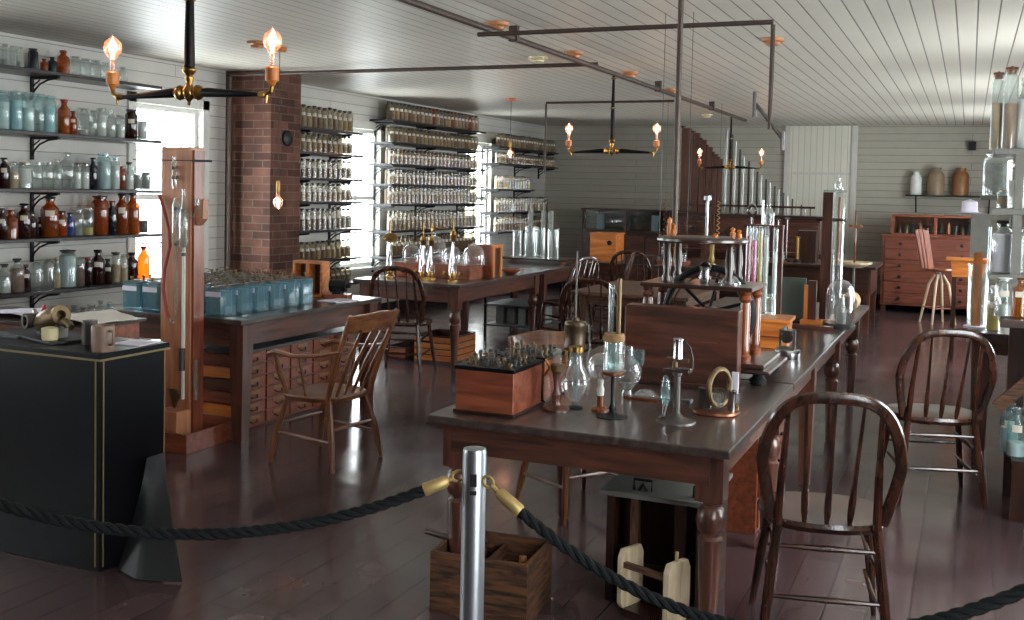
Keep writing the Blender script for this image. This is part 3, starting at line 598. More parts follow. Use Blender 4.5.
p=onc(128,345)
m=MB();m.box(-.07,.07,-.06,.06,0,.004);o=m.build('printed_sheet',K['paper'],None,(-3.22,3.42,CZ),rz=.1);tag(o,'pale flat sheet lying at the right end of the black case','paper')
# wooden cabinet with papers behind the case
t=thing('wooden_cabinet','reddish wooden cabinet behind the black case, covered with papers','cabinet',(-4.75,4.42,0))
MB().box(-.62,.42,-.22,.22,0,.77).build('cabinet_body',W['redx'],t,bevel=.004)
MB().box(-.65,.45,-.25,.25,.77,.79).build('cabinet_top',W['darkx'],t,bevel=.003)
def crumple(name,mat,w,d,loc,rz,label,amp=.02,seed=1,fold=0):
    r=random.Random(seed);m=MB();N=10;vs=[]
    for j in range(N+1):
        for i in range(N+1):
            x=(i/N-.5)*w;y=(j/N-.5)*d;z=.006+amp*abs(math.sin(i*.9+seed)*math.cos(j*.7+seed*2))*.7+fold*(1-abs(i/N-.55)*2)
            vs.append((x,y,z))
    n0=len(vs);vs+=[(x,y,z-.004) for x,y,z in vs];fs=[]
    for j in range(N):
        for i in range(N):
            a=j*(N+1)+i;fs+=[(a,a+1,a+N+2,a+N+1),(n0+a,n0+a+N+1,n0+a+N+2,n0+a+1)]
    bd=[i for i in range(N)]+[N+(N+1)*j for j in range(N)]+[(N+1)*N+N-i for i in range(N)]+[(N+1)*(N-j) for j in range(N)]
    for i in range(len(bd)): a,b_=bd[i],bd[(i+1)%len(bd)];fs.append((a,n0+a,n0+b_,b_))
    m._add(vs,fs,0,True);o=m.build(name,mat,None,loc,rz=rz);tag(o,label,'paper');return o
crumple('paper_sheet',K['paper'],.42,.28,(-4.98,4.4,.79),.15,'lilac white paper sheets left on the wooden cabinet behind the case',.012,2,.02)
crumple('paper_sheet',K['paper2'],.46,.34,(-4.52,4.42,.79),-.12,'large creased cream paper sheet right on the wooden cabinet',.012,3,.035)
o=MB().tube([(0,0,.0),(.02,0,.03),(.03,0,.045)],[.008,.012,.004],8).build('red_seal',K['redpaint'],None,(-4.72,4.3,.83));tag(o,'small red stopper among the papers','stopper')
# ---------------------------------------------------------------- pump column
t=thing('pump_column','tall wooden board column carrying glass mercury pump tubes','pump stand',(-4.29,4.98,0));t.scale=(1,1,.957)
MB().box(-.14,.08,-.06,.06,.03,1.86).build('board',W['columnz'],t,bevel=.003)
MB().box(.08,.096,-.045,.045,.03,1.84).build('side_rail',W['redz'],t)
m=MB();m.box(-.26,.2,-.22,-.2,0,.12);m.box(.18,.2,-.2,.3,0,.12);m.box(-.26,-.24,-.2,.3,0,.12);m.box(-.24,.18,.28,.3,0,.12);m.box(-.25,.19,-.2,.29,.005,.02);m.build('base_tray',W['redx'],t,bevel=.002)
MB().box(-.06,.1,-.19,-.065,.02,.24).build('mercury_box',W['columnz'],t,bevel=.004)
m=MB();m.prism([(.08,1.37),(.11,1.38),(.145,1.42),(.15,1.54),(.1,1.54),(.08,1.5)],-.03,.02);m.build('arm_bracket',W['columnz'],t,bevel=.003)
m=MB();m.bar((-.35,-.07,1.78),(.22,-.07,1.775),.006);m.bar((.1,-.07,1.775),(.24,-.07,1.775),.014);m.build('cross_rod',K['black'],t)
def gtube(pts,r,name,mat,n=10): MB().tube(pts,r,n).build(name,mat,t)
gtube([(-.02,-.085,1.8),(-.02,-.085,1.73),(-.02,-.085,1.72),(-.02,-.085,1.65),(-.02,-.085,1.6)],[.01,.01,.016,.016,.01],'glass_tube',G['clear'])
gtube([(.0,-.09,1.55),(.0,-.09,1.5),(.0,-.09,1.3),(.0,-.09,1.27)],[.01,.024,.024,.01],'glass_tube',G['clear'])
gtube([(.055,-.09,1.6),(.055,-.09,1.5),(.055,-.09,1.45),(.055,-.09,1.25),(.055,-.09,1.22)],[.01,.012,.026,.026,.01],'glass_tube',G['clear'])
gtube([(0,-.085,1.28),(0,-.085,.85)],.009,'glass_tube',G['clear'],8)
gtube([(.055,-.085,1.24),(.055,-.085,.6),(.055,-.085,.3)],.011,'glass_tube',K['white'],8)
gtube([(.055,-.095,.62),(.055,-.095,.48)],.018,'sleeve',K['greyiron'],10)
gtube([(-.14,-.075,1.56),(-.1,-.085,1.48),(-.06,-.085,1.35),(-.05,-.085,1.25),(-.09,-.085,1.1),(-.1,-.085,.98),(-.07,-.085,.84),(-.05,-.085,.8)],.011,'rubber_hose',K['rubber'])
gtube([(-.05,-.085,.8),(-.04,-.085,.77),(-.02,-.085,.77),(-.01,-.085,.8),(-.005,-.085,.86)],.007,'glass_bend',G['clear'],8)
for z,x in ((1.72,-.02),(1.66,-.02),(1.25,.0),(1.19,.055),(1.46,.05),(1.47,.0)): gtube([(x,-.085,z),(x,-.085,z+.02)],.02,'clamp',K['greyiron'])
m=MB();m.tube([(.06,-.09,1.46),(.09,-.09,1.42),(.11,-.07,1.43),(.13,-.05,1.5)],.007,8);m.lathe([(.001,0),(.014,.005),(.014,.04),(.001,.045)],10,0,(.12,-.05,1.5));m.build('stopcock',G['clear'],t)
gtube([(.12,-.05,.55),(.125,-.06,.4),(.13,-.06,.3)],[.01,.014,.008],'side_tube',G['clear'])
MB().prism([(0,.24),(.035,.32),(.01,.36),(-.04,.36),(-.02,.3)],-.1,-.085).build('funnel',K['oldbrass'],t)
# bell-shaped flask hanging behind the column in the window
jface=-.9
make_jar('glass_bottle','clear glass flask standing on top of the pump column against the window','bottle',(-4.3,4.98,1.781),.075,.2,'bottle','clear',None,0,'clear',False)
# ---------------------------------------------------------------- drawer cabinet under the jar table
t=thing('drawer_cabinet','low cabinet of small labelled drawers beneath the blue battery jars','drawer cabinet',(-4.55,5.85,0))
MB().box(-.42,.36,-.5,.85,0,.5).build('cabinet_body',W['redy'],t,bevel=.003)
MB().box(-.44,.4,-.52,.87,.5,.515).build('cabinet_top',K['felt'],t)
for i in range(6):
    z=.015+.08*i
    MB().box(-.40,.34,-.525,-.5,z+.005,z+.074).build('end_board',W[['redx','orangex','redx','tablex','orangex','redx'][i]],t,bevel=.002)
for c in range(5):
    for r_ in range(6):
        z=.015+.08*r_;y=-.49+.267*c
        d=MB().box(.36,.372,y+.006,y+.257,z+.004,z+.074).build('drawer',W['redy'],t)
        m=MB();m.box(.372,.376,y+.07,y+.19,z+.045,z+.065,1);m.tube([(.372,y+.09,z+.035),(.388,y+.105,z+.022),(.388,y+.155,z+.022),(.372,y+.17,z+.035)],.004,6,0);m.build('label_pull',[K['black'],K['pull']],d)
# crates beneath the bell jar table
def crate(label,x0,x1,y0,y1,z0,z1,mat,slots=3,name='wooden_crate',cat='crate'):
    t=thing(name,label,cat,((x0+x1)/2,(y0+y1)/2,z0));hx,hy,h=(x1-x0)/2,(y1-y0)/2,z1-z0
    m=MB();m.box(-hx,hx,-hy,hy,0,.015);m.box(-hx,-hx+.015,-hy,hy,.015,h);m.box(hx-.015,hx,-hy,hy,.015,h);m.box(-hx+.015,hx-.015,hy-.015,hy,.015,h);m.box(-hx+.015,hx-.015,-hy,-hy+.015,.015,h);m.build('crate_body',W['darky'],t,bevel=.002)
    for k in range(slots):
        z=.02+(h-.03)*k/slots;MB().box(-hx+.01,hx-.01,-hy-.008,-hy,z+.009,z+(h-.03)/slots-.004).build('front_board',W[mat],t)
        MB().box(hx,hx+.008,-hy+.01,hy-.01,z+.009,z+(h-.03)/slots-.004).build('side_board',W[mat],t)
    return t
crate('orange wooden crate of shallow drawers beneath the bell jar table',-4.55,-4.15,8.3,8.75,.0,.25,'orangex',4)
crate('flat reddish wooden crate lying left beneath the bell jar table',-4.86,-4.63,8.3,8.9,0,.12,'redx',1)
# black iron side stand with shelf beneath glass cylinder table
t=thing('iron_rack','black iron rack with slabs standing for daylight reflections behind the bell jar table legs','rack',(-4.45,10.6,0))
for sx in (-1,1):
    for sy in (-1,1): MB().bar((sx*.3,sy*.35,0),(sx*.3,sy*.35,.6),.025).build('leg',K['black'],t)
for z in (.12,.34,.6): MB().box(-.32,.32,-.37,.37,z-.015,z).build('rack_shelf',K['felt'],t)
m=MB();
for i in range(4): m.box(-.22+.13*i,-.13+.13*i,-.25,.2,.12,.3)
m.build('reflection_slab',K['greypowder'],t)  # opaque grey slabs put in for the daylight reflections between the legs
# ---------------------------------------------------------------- battery jars
TZ=.755
def battery(label,loc,seed,grp):
    o=None;w,h=.145,.18;m=MB();t_=.006
    q=w/2
    def ring(a,z):
        c=.018;return [(-a+c,-a,z),(a-c,-a,z),(a,-a+c,z),(a,a-c,z),(a-c,a,z),(-a+c,a,z),(-a,a-c,z),(-a,-a+c,z)]
    vs=ring(q-.004,0)+ring(q,.01)+ring(q,h-.012)+ring(q+.004,h-.008)+ring(q+.004,h)+ring(q-t_,h)+ring(q-t_,.02)
    fs=[tuple(range(8))[::-1]]+[(k*8+i,k*8+(i+1)%8,(k+1)*8+(i+1)%8,(k+1)*8+i) for k in range(6) for i in range(8)]+[tuple(range(48,56))]
    m._add(vs,fs,0,True);o=m.build('battery_jar',G['battery'],None,loc);tag(o,label,'jar',grp)
    MB().box(-q+.02,q-.02,-q+.035,-q+.042,.02,h-.02).build('plate',K['greypowder'],o)
    MB().box(-q+.02,q-.02,q-.042,q-.035,.02,h-.02).build('plate',K['powder'],o)
    m=MB();m.lathe([(.001,.165),(.05,.165),(.06,.17),(.06,.182),(.03,.186),(.03,.19),(.001,.19)],16);m.build('cover',K['greyiron'],o);MB().box(-q+.016,q-.016,-q-.003,-q,h-.055,h-.025).build('white_band',K['paper'],o)
    m=MB();m.lathe([(.006,.186),(.006,.205),(.011,.207),(.011,.217),(.001,.22)],8,0,(.03,.02,0));m.build('terminal',K['oldbrass'],o)
    m=MB();m.lathe([(.006,.186),(.006,.2),(.011,.202),(.011,.21),(.001,.213)],8,0,(-.03,-.02,0));m.tube([(-.03,-.02,.208),(0,.0,.222),(.04,.0,.212)],.0025,5);m.build('terminal',K['oldbrass'],o)
    return o
bj=None;n=0
COLS=['leftmost','second','middle','fourth','rightmost']
for r in range(6):
    for c in range(5):
        loc=(-4.93+.165*c+.07,5.19+.165*r,TZ);lab='pale blue square glass battery jar, %s row from the front, %s of five columns'%(ORD[r+1],COLS[c])
        if bj is None: bj=battery(lab,loc,0,'battery jars massed on the table')
        else: dup(bj,loc,0,lab)
def onb(px,py,z=.73): return atZ(px,py,z)
# ---- wooden rack and items behind jars
t=thing('wooden_frame_box','orange brown framed wooden box standing behind the battery jars','box',(-4.45,6.52,TZ),0)
m=MB();m.box(-.13,.13,-.05,.05,0,.02);m.box(-.13,.13,-.05,.05,.24,.26);m.box(-.13,-.11,-.05,.05,.02,.24);m.box(.11,.13,-.05,.05,.02,.24);m.box(-.015,.015,-.05,.05,.02,.24);m.build('frame',W['orangex'],t,bevel=.002)
MB().box(-.11,.11,.03,.04,.02,.24).build('back_panel',W['darkx'],t)
t=thing('wooden_tray','low wooden tray holding small stoppered bottles behind the battery jars','tray',(-4.8,6.55,TZ+.1))
m=MB();m.box(-.3,.22,-.06,.06,0,.03);m.box(-.28,.2,-.05,.05,-.1,0);m.build('tray_base',W['redx'],t)
for i in range(5): MB().lathe([(.001,.03),(.013,.03),(.013,.055),(.006,.06),(.006,.075),(.001,.077)],8,0,(-.24+.1*i,0,0)).build('bottle_set',K['copper'],t)
t=thing('black_motor','small black electric motor on a wooden base at the jar table end','motor',(-4.2,6.5,TZ),.3)
MB().box(-.09,.09,-.07,.07,0,.03).build('wooden_base',W['redx'],t,bevel=.002)
m=MB();m.tube([(-.06,0,.09),(.06,0,.09)],.045,16);m.box(-.03,.03,-.05,.05,.03,.07);m.tube([(.06,0,.09),(.09,0,.09)],.015,10);m.build('motor_body',K['black'],t)
o=MB().box(-.12,.12,-.09,.09,0,.006).build('white_sheet',K['paper'],None,(-4.09,6.33,TZ),rz=1.4);tag(o,'white sheet of paper at the far end of the jar table','paper')
# bell-shaped flask on a stand left of chimney window
# ---------------------------------------------------------------- coil box near
def coilbox(label,x,y,w,d,h,nx,ny):
    t=thing('coil_box',label,'box',(x,y,.73))
    MB().box(-w/2,w/2,-d/2,d/2,.01,h-.014).build('box_body',W['redx'],t,bevel=.003)
    MB().box(-w/2-.008,w/2+.008,-d/2-.008,d/2+.008,0,.012).build('plinth',W['darkx'],t,bevel=.002)
    MB().box(-w/2-.006,w/2+.006,-d/2-.006,d/2+.006,h-.014,h).build('black_top',K['blackpaint'],t,bevel=.002)
    for i in range(nx):
        for j in range(ny):
            xx=-w/2+w*(i+.5)/nx;yy=-d/2+d*(j+.5)/ny
            hh=.02+.016*((i*3+j*5)%4)/3
            MB().lathe([(.011,0),(.011,.003),(.005,.005),(.005,hh*.55),(.009,hh*.6),(.009,hh),(.001,hh+.003)],8,0,(xx,yy,h)).build('terminal',[K['greyiron'],K['oldbrass'],K['lid']][(i+j)%3],t)
    return t
coilbox('orange wooden coil box with rows of terminals, at the near table corner',-1.63,3.66,.235,.28,.178,5,6)
coilbox('narrower orange terminal box right behind the near coil box',-1.62,3.95,.2,.2,.178,4,4)
# red stand lamp with little glass tube
def place(px,py,z=.73): p=atZ(px,py,z);return (p.x,p.y,z)
t=thing('tube_lamp','glass tube lamp on a turned red wooden stand, right of the coil box','lamp',place(556,410))
MB().lathe([(.001,0),(.052,0),(.052,.008),(.04,.016),(.018,.022),(.014,.04),(.02,.06),(.011,.08),(.013,.12),(.018,.145),(.014,.15),(.001,.15)],18).build('stand',W['tablez'],t)
MB().lathe([(.001,.15),(.022,.15),(.024,.175),(.018,.18),(.001,.18)],14).build('cap',K['oldbrass'],t)
MB().lathe([(.016,.18),(.016,.235),(.001,.24)],14).build('glass_tube',G['clear'],t)
MB().lathe([(.006,.02),(.018,.04),(.02,.08),(.014,.12),(.006,.14)],12,0,(-.035,0,0)).build('side_bulb',G['bulb'],t)
MB().tube([(-.05,.0,.13),(-.03,.0,.16),(-.045,0,.19),(-.02,0,.2)],.006,8).build('brass_fitting',K['brass'],t)
# pear flask
t=thing('glass_pear_lamp','pear-shaped clear glass bulb with long brass-capped neck beside the tube lamp','bulb',place(575,408))
MB().lathe([(.012,.0),(.014,.02),(.03,.035),(.055,.065),(.062,.1),(.05,.135),(.03,.165),(.026,.19),(.026,.22)],20).build('glass_body',G['bulb'],t)
MB().lathe([(.001,0),(.03,0),(.03,.006),(.012,.012),(.001,.012)],14).build('foot',K['black'],t)
MB().lathe([(.027,.22),(.029,.22),(.029,.24),(.01,.245),(.001,.245)],16).build('brass_cap',K['brass'],t)
MB().tube([(0,0,.03),(0,0,.22)],.009,10).build('inner_tube',G['aqua'],t)
# brass boiler behind on tall rod
t=thing('brass_drum','dull brass drum hung on a thin tall rod behind the glass bulbs','instrument',place(574,384));t.scale=(.85,.85,1)
MB().lathe([(.001,0),(.06,0),(.06,.01),(.02,.018),(.001,.018)],16).build('foot',K['greyiron'],t)
MB().tube([(0,0,.01),(0,0,.58)],.005,8).build('rod',K['greyiron'],t)
MB().lathe([(.001,.15),(.052,.15),(.056,.155),(.056,.17),(.052,.175),(.052,.25),(.056,.255),(.056,.265),(.05,.275),(.02,.28),(.02,.29),(.001,.29)],20).build('drum',K['bronze'],t)
MB().tube([(.045,0,.275),(.075,0,.26),(.08,0,.16),(.065,0,.1),(.075,0,.06),(.095,0,.03)],.005,8).build('glass_siphon',G['clear'],t)
MB().tube([(-.05,0,.27),(-.06,0,.2),(-.045,0,.14),(-.045,0,.02)],.006,8).build('brass_pipe',K['brass'],t)
# globe lamp on pink stem
t=thing('globe_bulb_lamp','round clear glass globe bulb on a pale stem with dark foot','bulb',place(600,411))
MB().lathe([(.001,0),(.034,0),(.034,.01),(.014,.018),(.012,.055),(.016,.06),(.001,.062)],14).build('wooden_foot',W['postz'],t)
MB().lathe([(.013,.06),(.016,.085),(.01,.1),(.014,.12)],12).build('stem',K['white'],t)
MB().sph((0,0,.172),.052,18).build('glass_globe',G['bulb'],t)
MB().tube([(0,0,.11),(-.01,0,.15),(0,0,.18),(.01,0,.15),(0,0,.11)],.0015,6).build('filament',K['copper'],t)
# black stand with bell jar
t=thing('glass_cylinder_stand','glass cylinder jar with thick cork on a slim black metal stand','apparatus',place(612,417))
MB().lathe([(.001,0),(.06,0),(.06,.004),(.03,.01),(.01,.02),(.014,.035),(.007,.05),(.007,.15),(.012,.155),(.001,.157)],18).build('stand',K['black'],t)
MB().lathe([(.001,.157),(.034,.157),(.042,.162),(.042,.172),(.001,.175)],18).build('red_disc',K['copper'],t)
MB().lathe([(.036,.172),(.038,.175),(.038,.285),(.036,.29)],18,cap=False).build('glass_cylinder',G['clear'],t)
MB().lathe([(.001,.285),(.039,.285),(.041,.3),(.036,.315),(.001,.317)],16).build('cork',K['cork'],t)
m=MB();m.tube([(.016,0,.31),(.016,0,.52)],.009,10);m.build('wooden_rod',K['oldbrass'],t)
MB().tube([(-.014,0,.31),(-.014,0,.5)],.011,10).build('glass_tube',G['clear'],t)
MB().tube([(0,0,.175),(0,0,.285)],.018,12).build('inner_tube',G['aqua'],t)
# big round flask behind
t=thing('round_bulb_flask','large blue tinged round glass flask lying behind the cylinder stand','flask',place(627,398))
MB().lathe([(.02,0),(.024,.02),(.018,.035),(.03,.05),(.052,.08),(.06,.115),(.05,.15),(.03,.17),(.022,.19),(.022,.215)],20).build('glass_body',G['bulb'],t)
MB().box(.0,.06,-.01,.03,.14,.2).build('glass_block',G['aqua'],t)
o=MB().lathe([(.05,0),(.045,.02),(.025,.035),(.001,.04)],18).build('watch_glass',G['bulb'],None,place(646,398));tag(o,'low upturned glass dish between flask and microscope','dish')
t=thing('prism_block','flat dark slate block lying before the big wooden case','block',place(660,400));m=MB();m.box(-.14,.13,-.025,.025,0,.014);m.build('slate',K['felt'],t,bevel=.002);m=MB();m.box(-.14,.0,-.05,-.03,0,.01);m.build('wooden_strip',W['postx'],t)
# microscope-like stand
t=thing('brass_microscope','nickel microscope-like instrument on a round foot, centre of the near table','microscope',place(676,422))
MB().lathe([(.001,0),(.072,0),(.07,.006),(.03,.018),(.014,.035),(.012,.17),(.018,.175),(.018,.185),(.001,.187)],22).build('pedestal',K['greyiron'],t)
m=MB();m.box(-.045,.05,-.03,.03,.187,.2);m.box(.0,.055,-.035,-.005,.2,.206);m.build('stage',K['silver'],t,bevel=.001)
m=MB();m.tube([(-.01,0,.2),(-.01,0,.235)],.01,10);m.tube([(-.04,0,.232),(.04,0,.23)],.008,10);m.build('focus_rod',K['oldbrass'],t)
m=MB();m.lathe([(.001,.235),(.02,.235),(.02,.24),(.018,.245),(.018,.3),(.021,.303),(.021,.308),(.014,.312),(.001,.312)],18);m.build('eyepiece_tube',K['silver'],t)
MB().tube([(.02,0,.305),(.045,.0,.28),(.055,0,.24),(.055,0,.2)],.003,6).build('wire',K['black'],t)
m=MB();m.lathe([(.001,.04),(.01,.06),(.018,.09),(.018,.14),(.008,.17),(.001,.172)],14,0,(-.04,-.01,0));m.build('glass_vial',G['aqua'],t)
m=MB();m.tube([(-.045,-.01,.02),(-.04,-.01,.05),(-.035,-.01,.07)],.009,10);m.tube([(-.06,-.01,.012),(-.04,-.01,.02)],.006,8);m.build('vial_holder',K['silver'],t)
# galvanometer ring
t=thing('ring_galvanometer','small ring galvanometer on a round copper-edged base at the near table','galvanometer',place(716,413))
MB().lathe([(.001,0),(.085,0),(.088,.004),(.085,.012),(.07,.015),(.001,.015)],26).build('round_base',K['copper'],t)
for r_,y in ((.058,-.012),(.058,.012)):
    pass
m=MB();m.tube([(.01+.062*math.cos(a)*.45,.062*math.cos(a)*.9,.1+.07*math.sin(a)) for a in [2*PI*k/28 for k in range(28)]],.011,8,closed=True);m.build('ring',K['oldbrass'],t)
MB().lathe([(.022,.015),(.024,.02),(.024,.085),(.026,.088),(.026,.094),(.001,.095)],16,0,(-.045,0,0)).build('left_pillar',K['greyiron'],t)
MB().lathe([(.014,.015),(.015,.02),(.015,.075),(.019,.08),(.019,.094),(.001,.095)],14,0,(.058,0,0)).build('right_pillar',K['silver'],t)
m=MB();m.bar((-.05,0,.09),(.03,0,.09),.012);m.build('cross_bar',K['silver'],t)
MB().lathe([(.026,.02),(.028,.03),(.028,.075),(.02,.08)],16,0,(.0,0,0),cap=False).build('glass_cup',G['clear'],t)
MB().lathe([(.001,.015),(.007,.015),(.007,.03),(.01,.032),(.001,.04)],8,0,(.075,.02,0)).build('terminal',K['brass'],t)
# big dark wooden case
t=thing('wooden_case','large upright dark reddish wooden case on the near table','case',(-1.13,4.5,.73))
MB().box(-.25,.25,-.045,.045,.02,.345).build('case_body',W['tablex'],t,bevel=.004)
MB().box(-.27,.27,-.06,.06,0,.02).build('plinth',W['darkx'],t,bevel=.003)
MB().box(.09,.16,-.0475,-.045,.2,.205).build('scratch_plate',K['oldbrass'],t)
MB().box(.235,.262,-.075,-.062,.0,.09).build('white_tag',K['paper'],t)
# ---------------------------------------------------------------- framed apparatus with wheel
t=thing('wheel_machine','tiered wooden frame machine with turned posts, a big dark wheel and ball feet','machine',(-1.1,4.86,.73))
def L(x,y,z=0): return (x+1.1,y-4.86,z)
m=MB();m.prism([(-.3,-.22),(.3,-.22),(.3,.22),(-.3,.22)],.07,.095,0,'xy');m.prism([(-.33,-.25),(.33,-.25),(.33,.25),(-.33,.25)],.055,.072,0,'xy');m.build('base_board',W['darkx'],t,bevel=.008)
for x in (-.27,.27):
    for y in (-.19,.19): MB().lathe([(.02,0),(.036,.006),(.04,.025),(.024,.04),(.018,.055)],16,0,(x,y,0)).build('ball_foot',K['black'],t)
for x in (-.25,.2):
    for y in (-.16,.1):
        MB().lathe([(.03,.095),(.032,.12),(.022,.13),(.026,.15),(.022,.16),(.024,.34),(.02,.36),(.03,.375),(.022,.39),(.03,.41)],16,0,(x,y,0)).build('turned_post',W['postz' if x>0 else 'tablez'],t)
m=MB();m.box(-.28,.235,-.2,.16,.41,.43);m.build('stage_board',W['darkx'],t,bevel=.004)
for x in (-.18,.11):
    for y in (-.1,.1): MB().lathe([(.022,.43),(.024,.45),(.014,.47),(.022,.52),(.014,.6),(.02,.615)],12,0,(x,y,0)).build('upper_post',W['darkz'],t)
m=MB();m.lathe([(.001,.615),(.2,.615),(.21,.622),(.21,.632),(.2,.64),(.001,.64)],36,0,(-.04,0,0));m.build('round_top',W['darkx'],t)
for x,h in ((-.2,.09),(-.18,.06),(.1,.05),(.13,.04),(.02,.02)): MB().lathe([(.012,.64),(.013,.64+h*.5),(.008,.64+h*.6),(.012,.64+h*.85),(.001,.64+h)],10,0,(x,.0,0)).build('finial',W['orangez'],t)
cz=.29;R0=.205
m=MB();m.tube([(R0*math.cos(a),.0,cz+R0*math.sin(a)) for a in [2*PI*k/48 for k in range(48)]],.016,8,0,closed=True,ref=(0,1,0));m.build('wheel_rim',K['black'],t)
m=MB();m.tube([((R0-.035)*math.cos(a),-.02,cz+(R0-.035)*math.sin(a)) for a in [2*PI*k/40 for k in range(40)]],.004,6,closed=True);m.build('wheel_band',K['silver'],t)
for k in range(6):
    a=k*PI/3+.3;MB().tube([(0,0,cz),(R0*math.cos(a),0,cz+R0*math.sin(a))],.008,6).build('spoke',K['black'],t)
MB().tube([(0,-.06,cz),(0,.06,cz)],.03,14).build('hub',K['greyiron'],t)
m=MB();m.lathe([(.001,0),(.02,0),(.03,.03),(.022,.06),(.03,.08),(.012,.1),(.001,.1)],12,0,(.0,-.1,.43));m.build('silver_regulator',K['silver'],t)
m=MB();m.lathe([(.001,0),(.05,0),(.05,.01),(.03,.035),(.012,.045),(.001,.045)],14,0,(.11,-.08,.43));m.build('glass_insulator',G['clear'],t)
for x,c,h in ((-.17,'brass',.2),(-.12,'redpaint',.17),(-.06,'goldrope',.19),(.13,'copper',.2)): MB().tube([(x,-.1,.095),(x+.02,-.1,.11+h)],.012,8).build('coil_rod',K[c],t)
m=MB();T=Matrix.Translation((-.0,-.14,.19))@Matrix.Rotation(PI/2,4,'X');m.lathe([(.001,0),(.085,0),(.09,.01),(.085,.03),(.001,.03)],26,0,T=T);m.build('blue_disc',K['felt'],t)
# tall pipe from the machine to the ceiling
o=MB().tube([(0,0,0),(0,0,ZC-1.375)],.014,12).build('standing_pipe',K['iron'],None,(-1.3,4.95,1.374));tag(o,'slim brown pipe rising from the wheel machine to the ceiling','pipe')
o=MB().tube([(0,0,0),(0,0,.17)],.007,10).tube([(-.0,0,.17),(0,0,.19)],.018,12).build('white_post',K['steel'],None,(-1.15,4.98,1.372));tag(o,'short white post with square cap on the machine top','post')
# silver instrument + orange box + green panel
t=thing('nickel_register','small nickel clockwork register on a flat round tin, beside the wheel machine','register',place(787,358))
MB().lathe([(.001,0),(.066,0),(.068,.003),(.068,.045),(.06,.05),(.001,.05)],24).build('round_tin',K['silver'],t)
m=MB();m.box(-.04,.04,-.025,.025,.05,.06);m.box(-.04,-.03,-.02,.02,.06,.15);m.box(.03,.04,-.02,.02,.06,.15);m.build('frame',K['greyiron'],t)
m=MB();T=Matrix.Translation((0,-.02,.11))@Matrix.Rotation(PI/2,4,'X');m.lathe([(.001,0),(.03,0),(.03,.008),(.001,.008)],16,0,T=T);m.tube([(-.03,0,.14),(.03,0,.14)],.012,10);m.tube([(-.01,0,.12),(-.01,0,.165)],.01,8);m.build('gear_wheel',K['silver'],t)
t=thing('orange_box','low orange wooden box with overlapping lid on the middle of the table','box',(-.98,5.98,.73),.05)
MB().box(-.085,.085,-.13,.13,0,.14).build('box_body',W['orangex'],t,bevel=.003);MB().box(-.1,.1,-.145,.145,.14,.16).build('lid',W['orangex'],t,bevel=.003)
MB().box(-.095,.095,-.14,.14,.06,.068).build('rim',W['redx'],t)
p=atZ(785,322,.73)
t=thing('grey_panel','square grey green panel standing upright on the long table','panel',(p.x,p.y,.73));MB().box(-.15,.13,-.012,.012,.0,.3).build('panel_board',K['greenboard'],t,bevel=.003);MB().box(-.15,.13,-.04,.04,0,.02).build('panel_foot',W['darkx'],t)
t=thing('dark_post_board','slim dark board with brass strip beside the grey green panel','board',(-.9,6.95,.73));MB().box(-.03,.02,-.02,.02,.0,.3).build('board',W['tablez'],t);MB().box(-.055,-.03,-.015,.015,0,.27).build('pale_strip',W['orangez'],t);MB().box(-.07,.06,-.06,.06,0,.05).build('block_foot',W['orangex'],t,bevel=.003);MB().box(-.16,.14,-.15,-.07,0,.025).build('front_slab',W['tablex'],t)
# tall column with glass cylinder
t=thing('tall_tube_column','tall dark red board column with a glass cylinder bound to it','apparatus',(-.83,7.2,.73))
MB().box(-.06,.005,-.02,.02,.02,.87).build('board',W['tablez'],t,bevel=.002)
MB().box(-.09,.09,-.07,.07,0,.03).build('block_foot',W['orangex'],t,bevel=.003)
MB().lathe([(.034,.03),(.036,.86),(.02,.88),(.02,.9)],20,0,(.045,.0,0),cap=False).build('glass_cylinder',G['clear'],t)
MB().lathe([(.001,.9),(.02,.9),(.022,.93),(.01,.945),(.016,.965),(.001,.99)],12,0,(.03,0,0)).build('glass_stopper',G['clear'],t)
m=MB();m.tube([(-.1,0,.69),(.09,0,.69)],.012,8);m.tube([(.045+.04*math.cos(a),.04*math.sin(a),.69) for a in [2*PI*k/20 for k in range(20)]],.006,6,closed=True);m.build('clamp_ring',K['black'],t)
MB().tube([(.045,0,.84),(.045,0,.4)],.01,10).build('copper_tube',K['copper'],t)
MB().box(-.055,.085,-.04,.04,.87,.885).build('cover_plate',G['clear'],t)
t=thing('glass_cloche','glass cloche over pale instruments at the foot of the tall column','cloche',(-.74,7.02,.73))
MB().lathe([(.001,0),(.1,0),(.1,.02),(.09,.03),(.001,.03)],24).build('base',K['lid'],t)
MB().lathe([(.088,.03),(.09,.2),(.08,.26),(.05,.3),(.001,.315)],22,cap=False).build('glass_bell',G['bulb'],t)
m=MB();m.lathe([(.03,.03),(.032,.12),(.02,.15),(.02,.19),(.001,.2)],14,0,(.01,0,0));m.build('instrument',K['greypowder'],t)
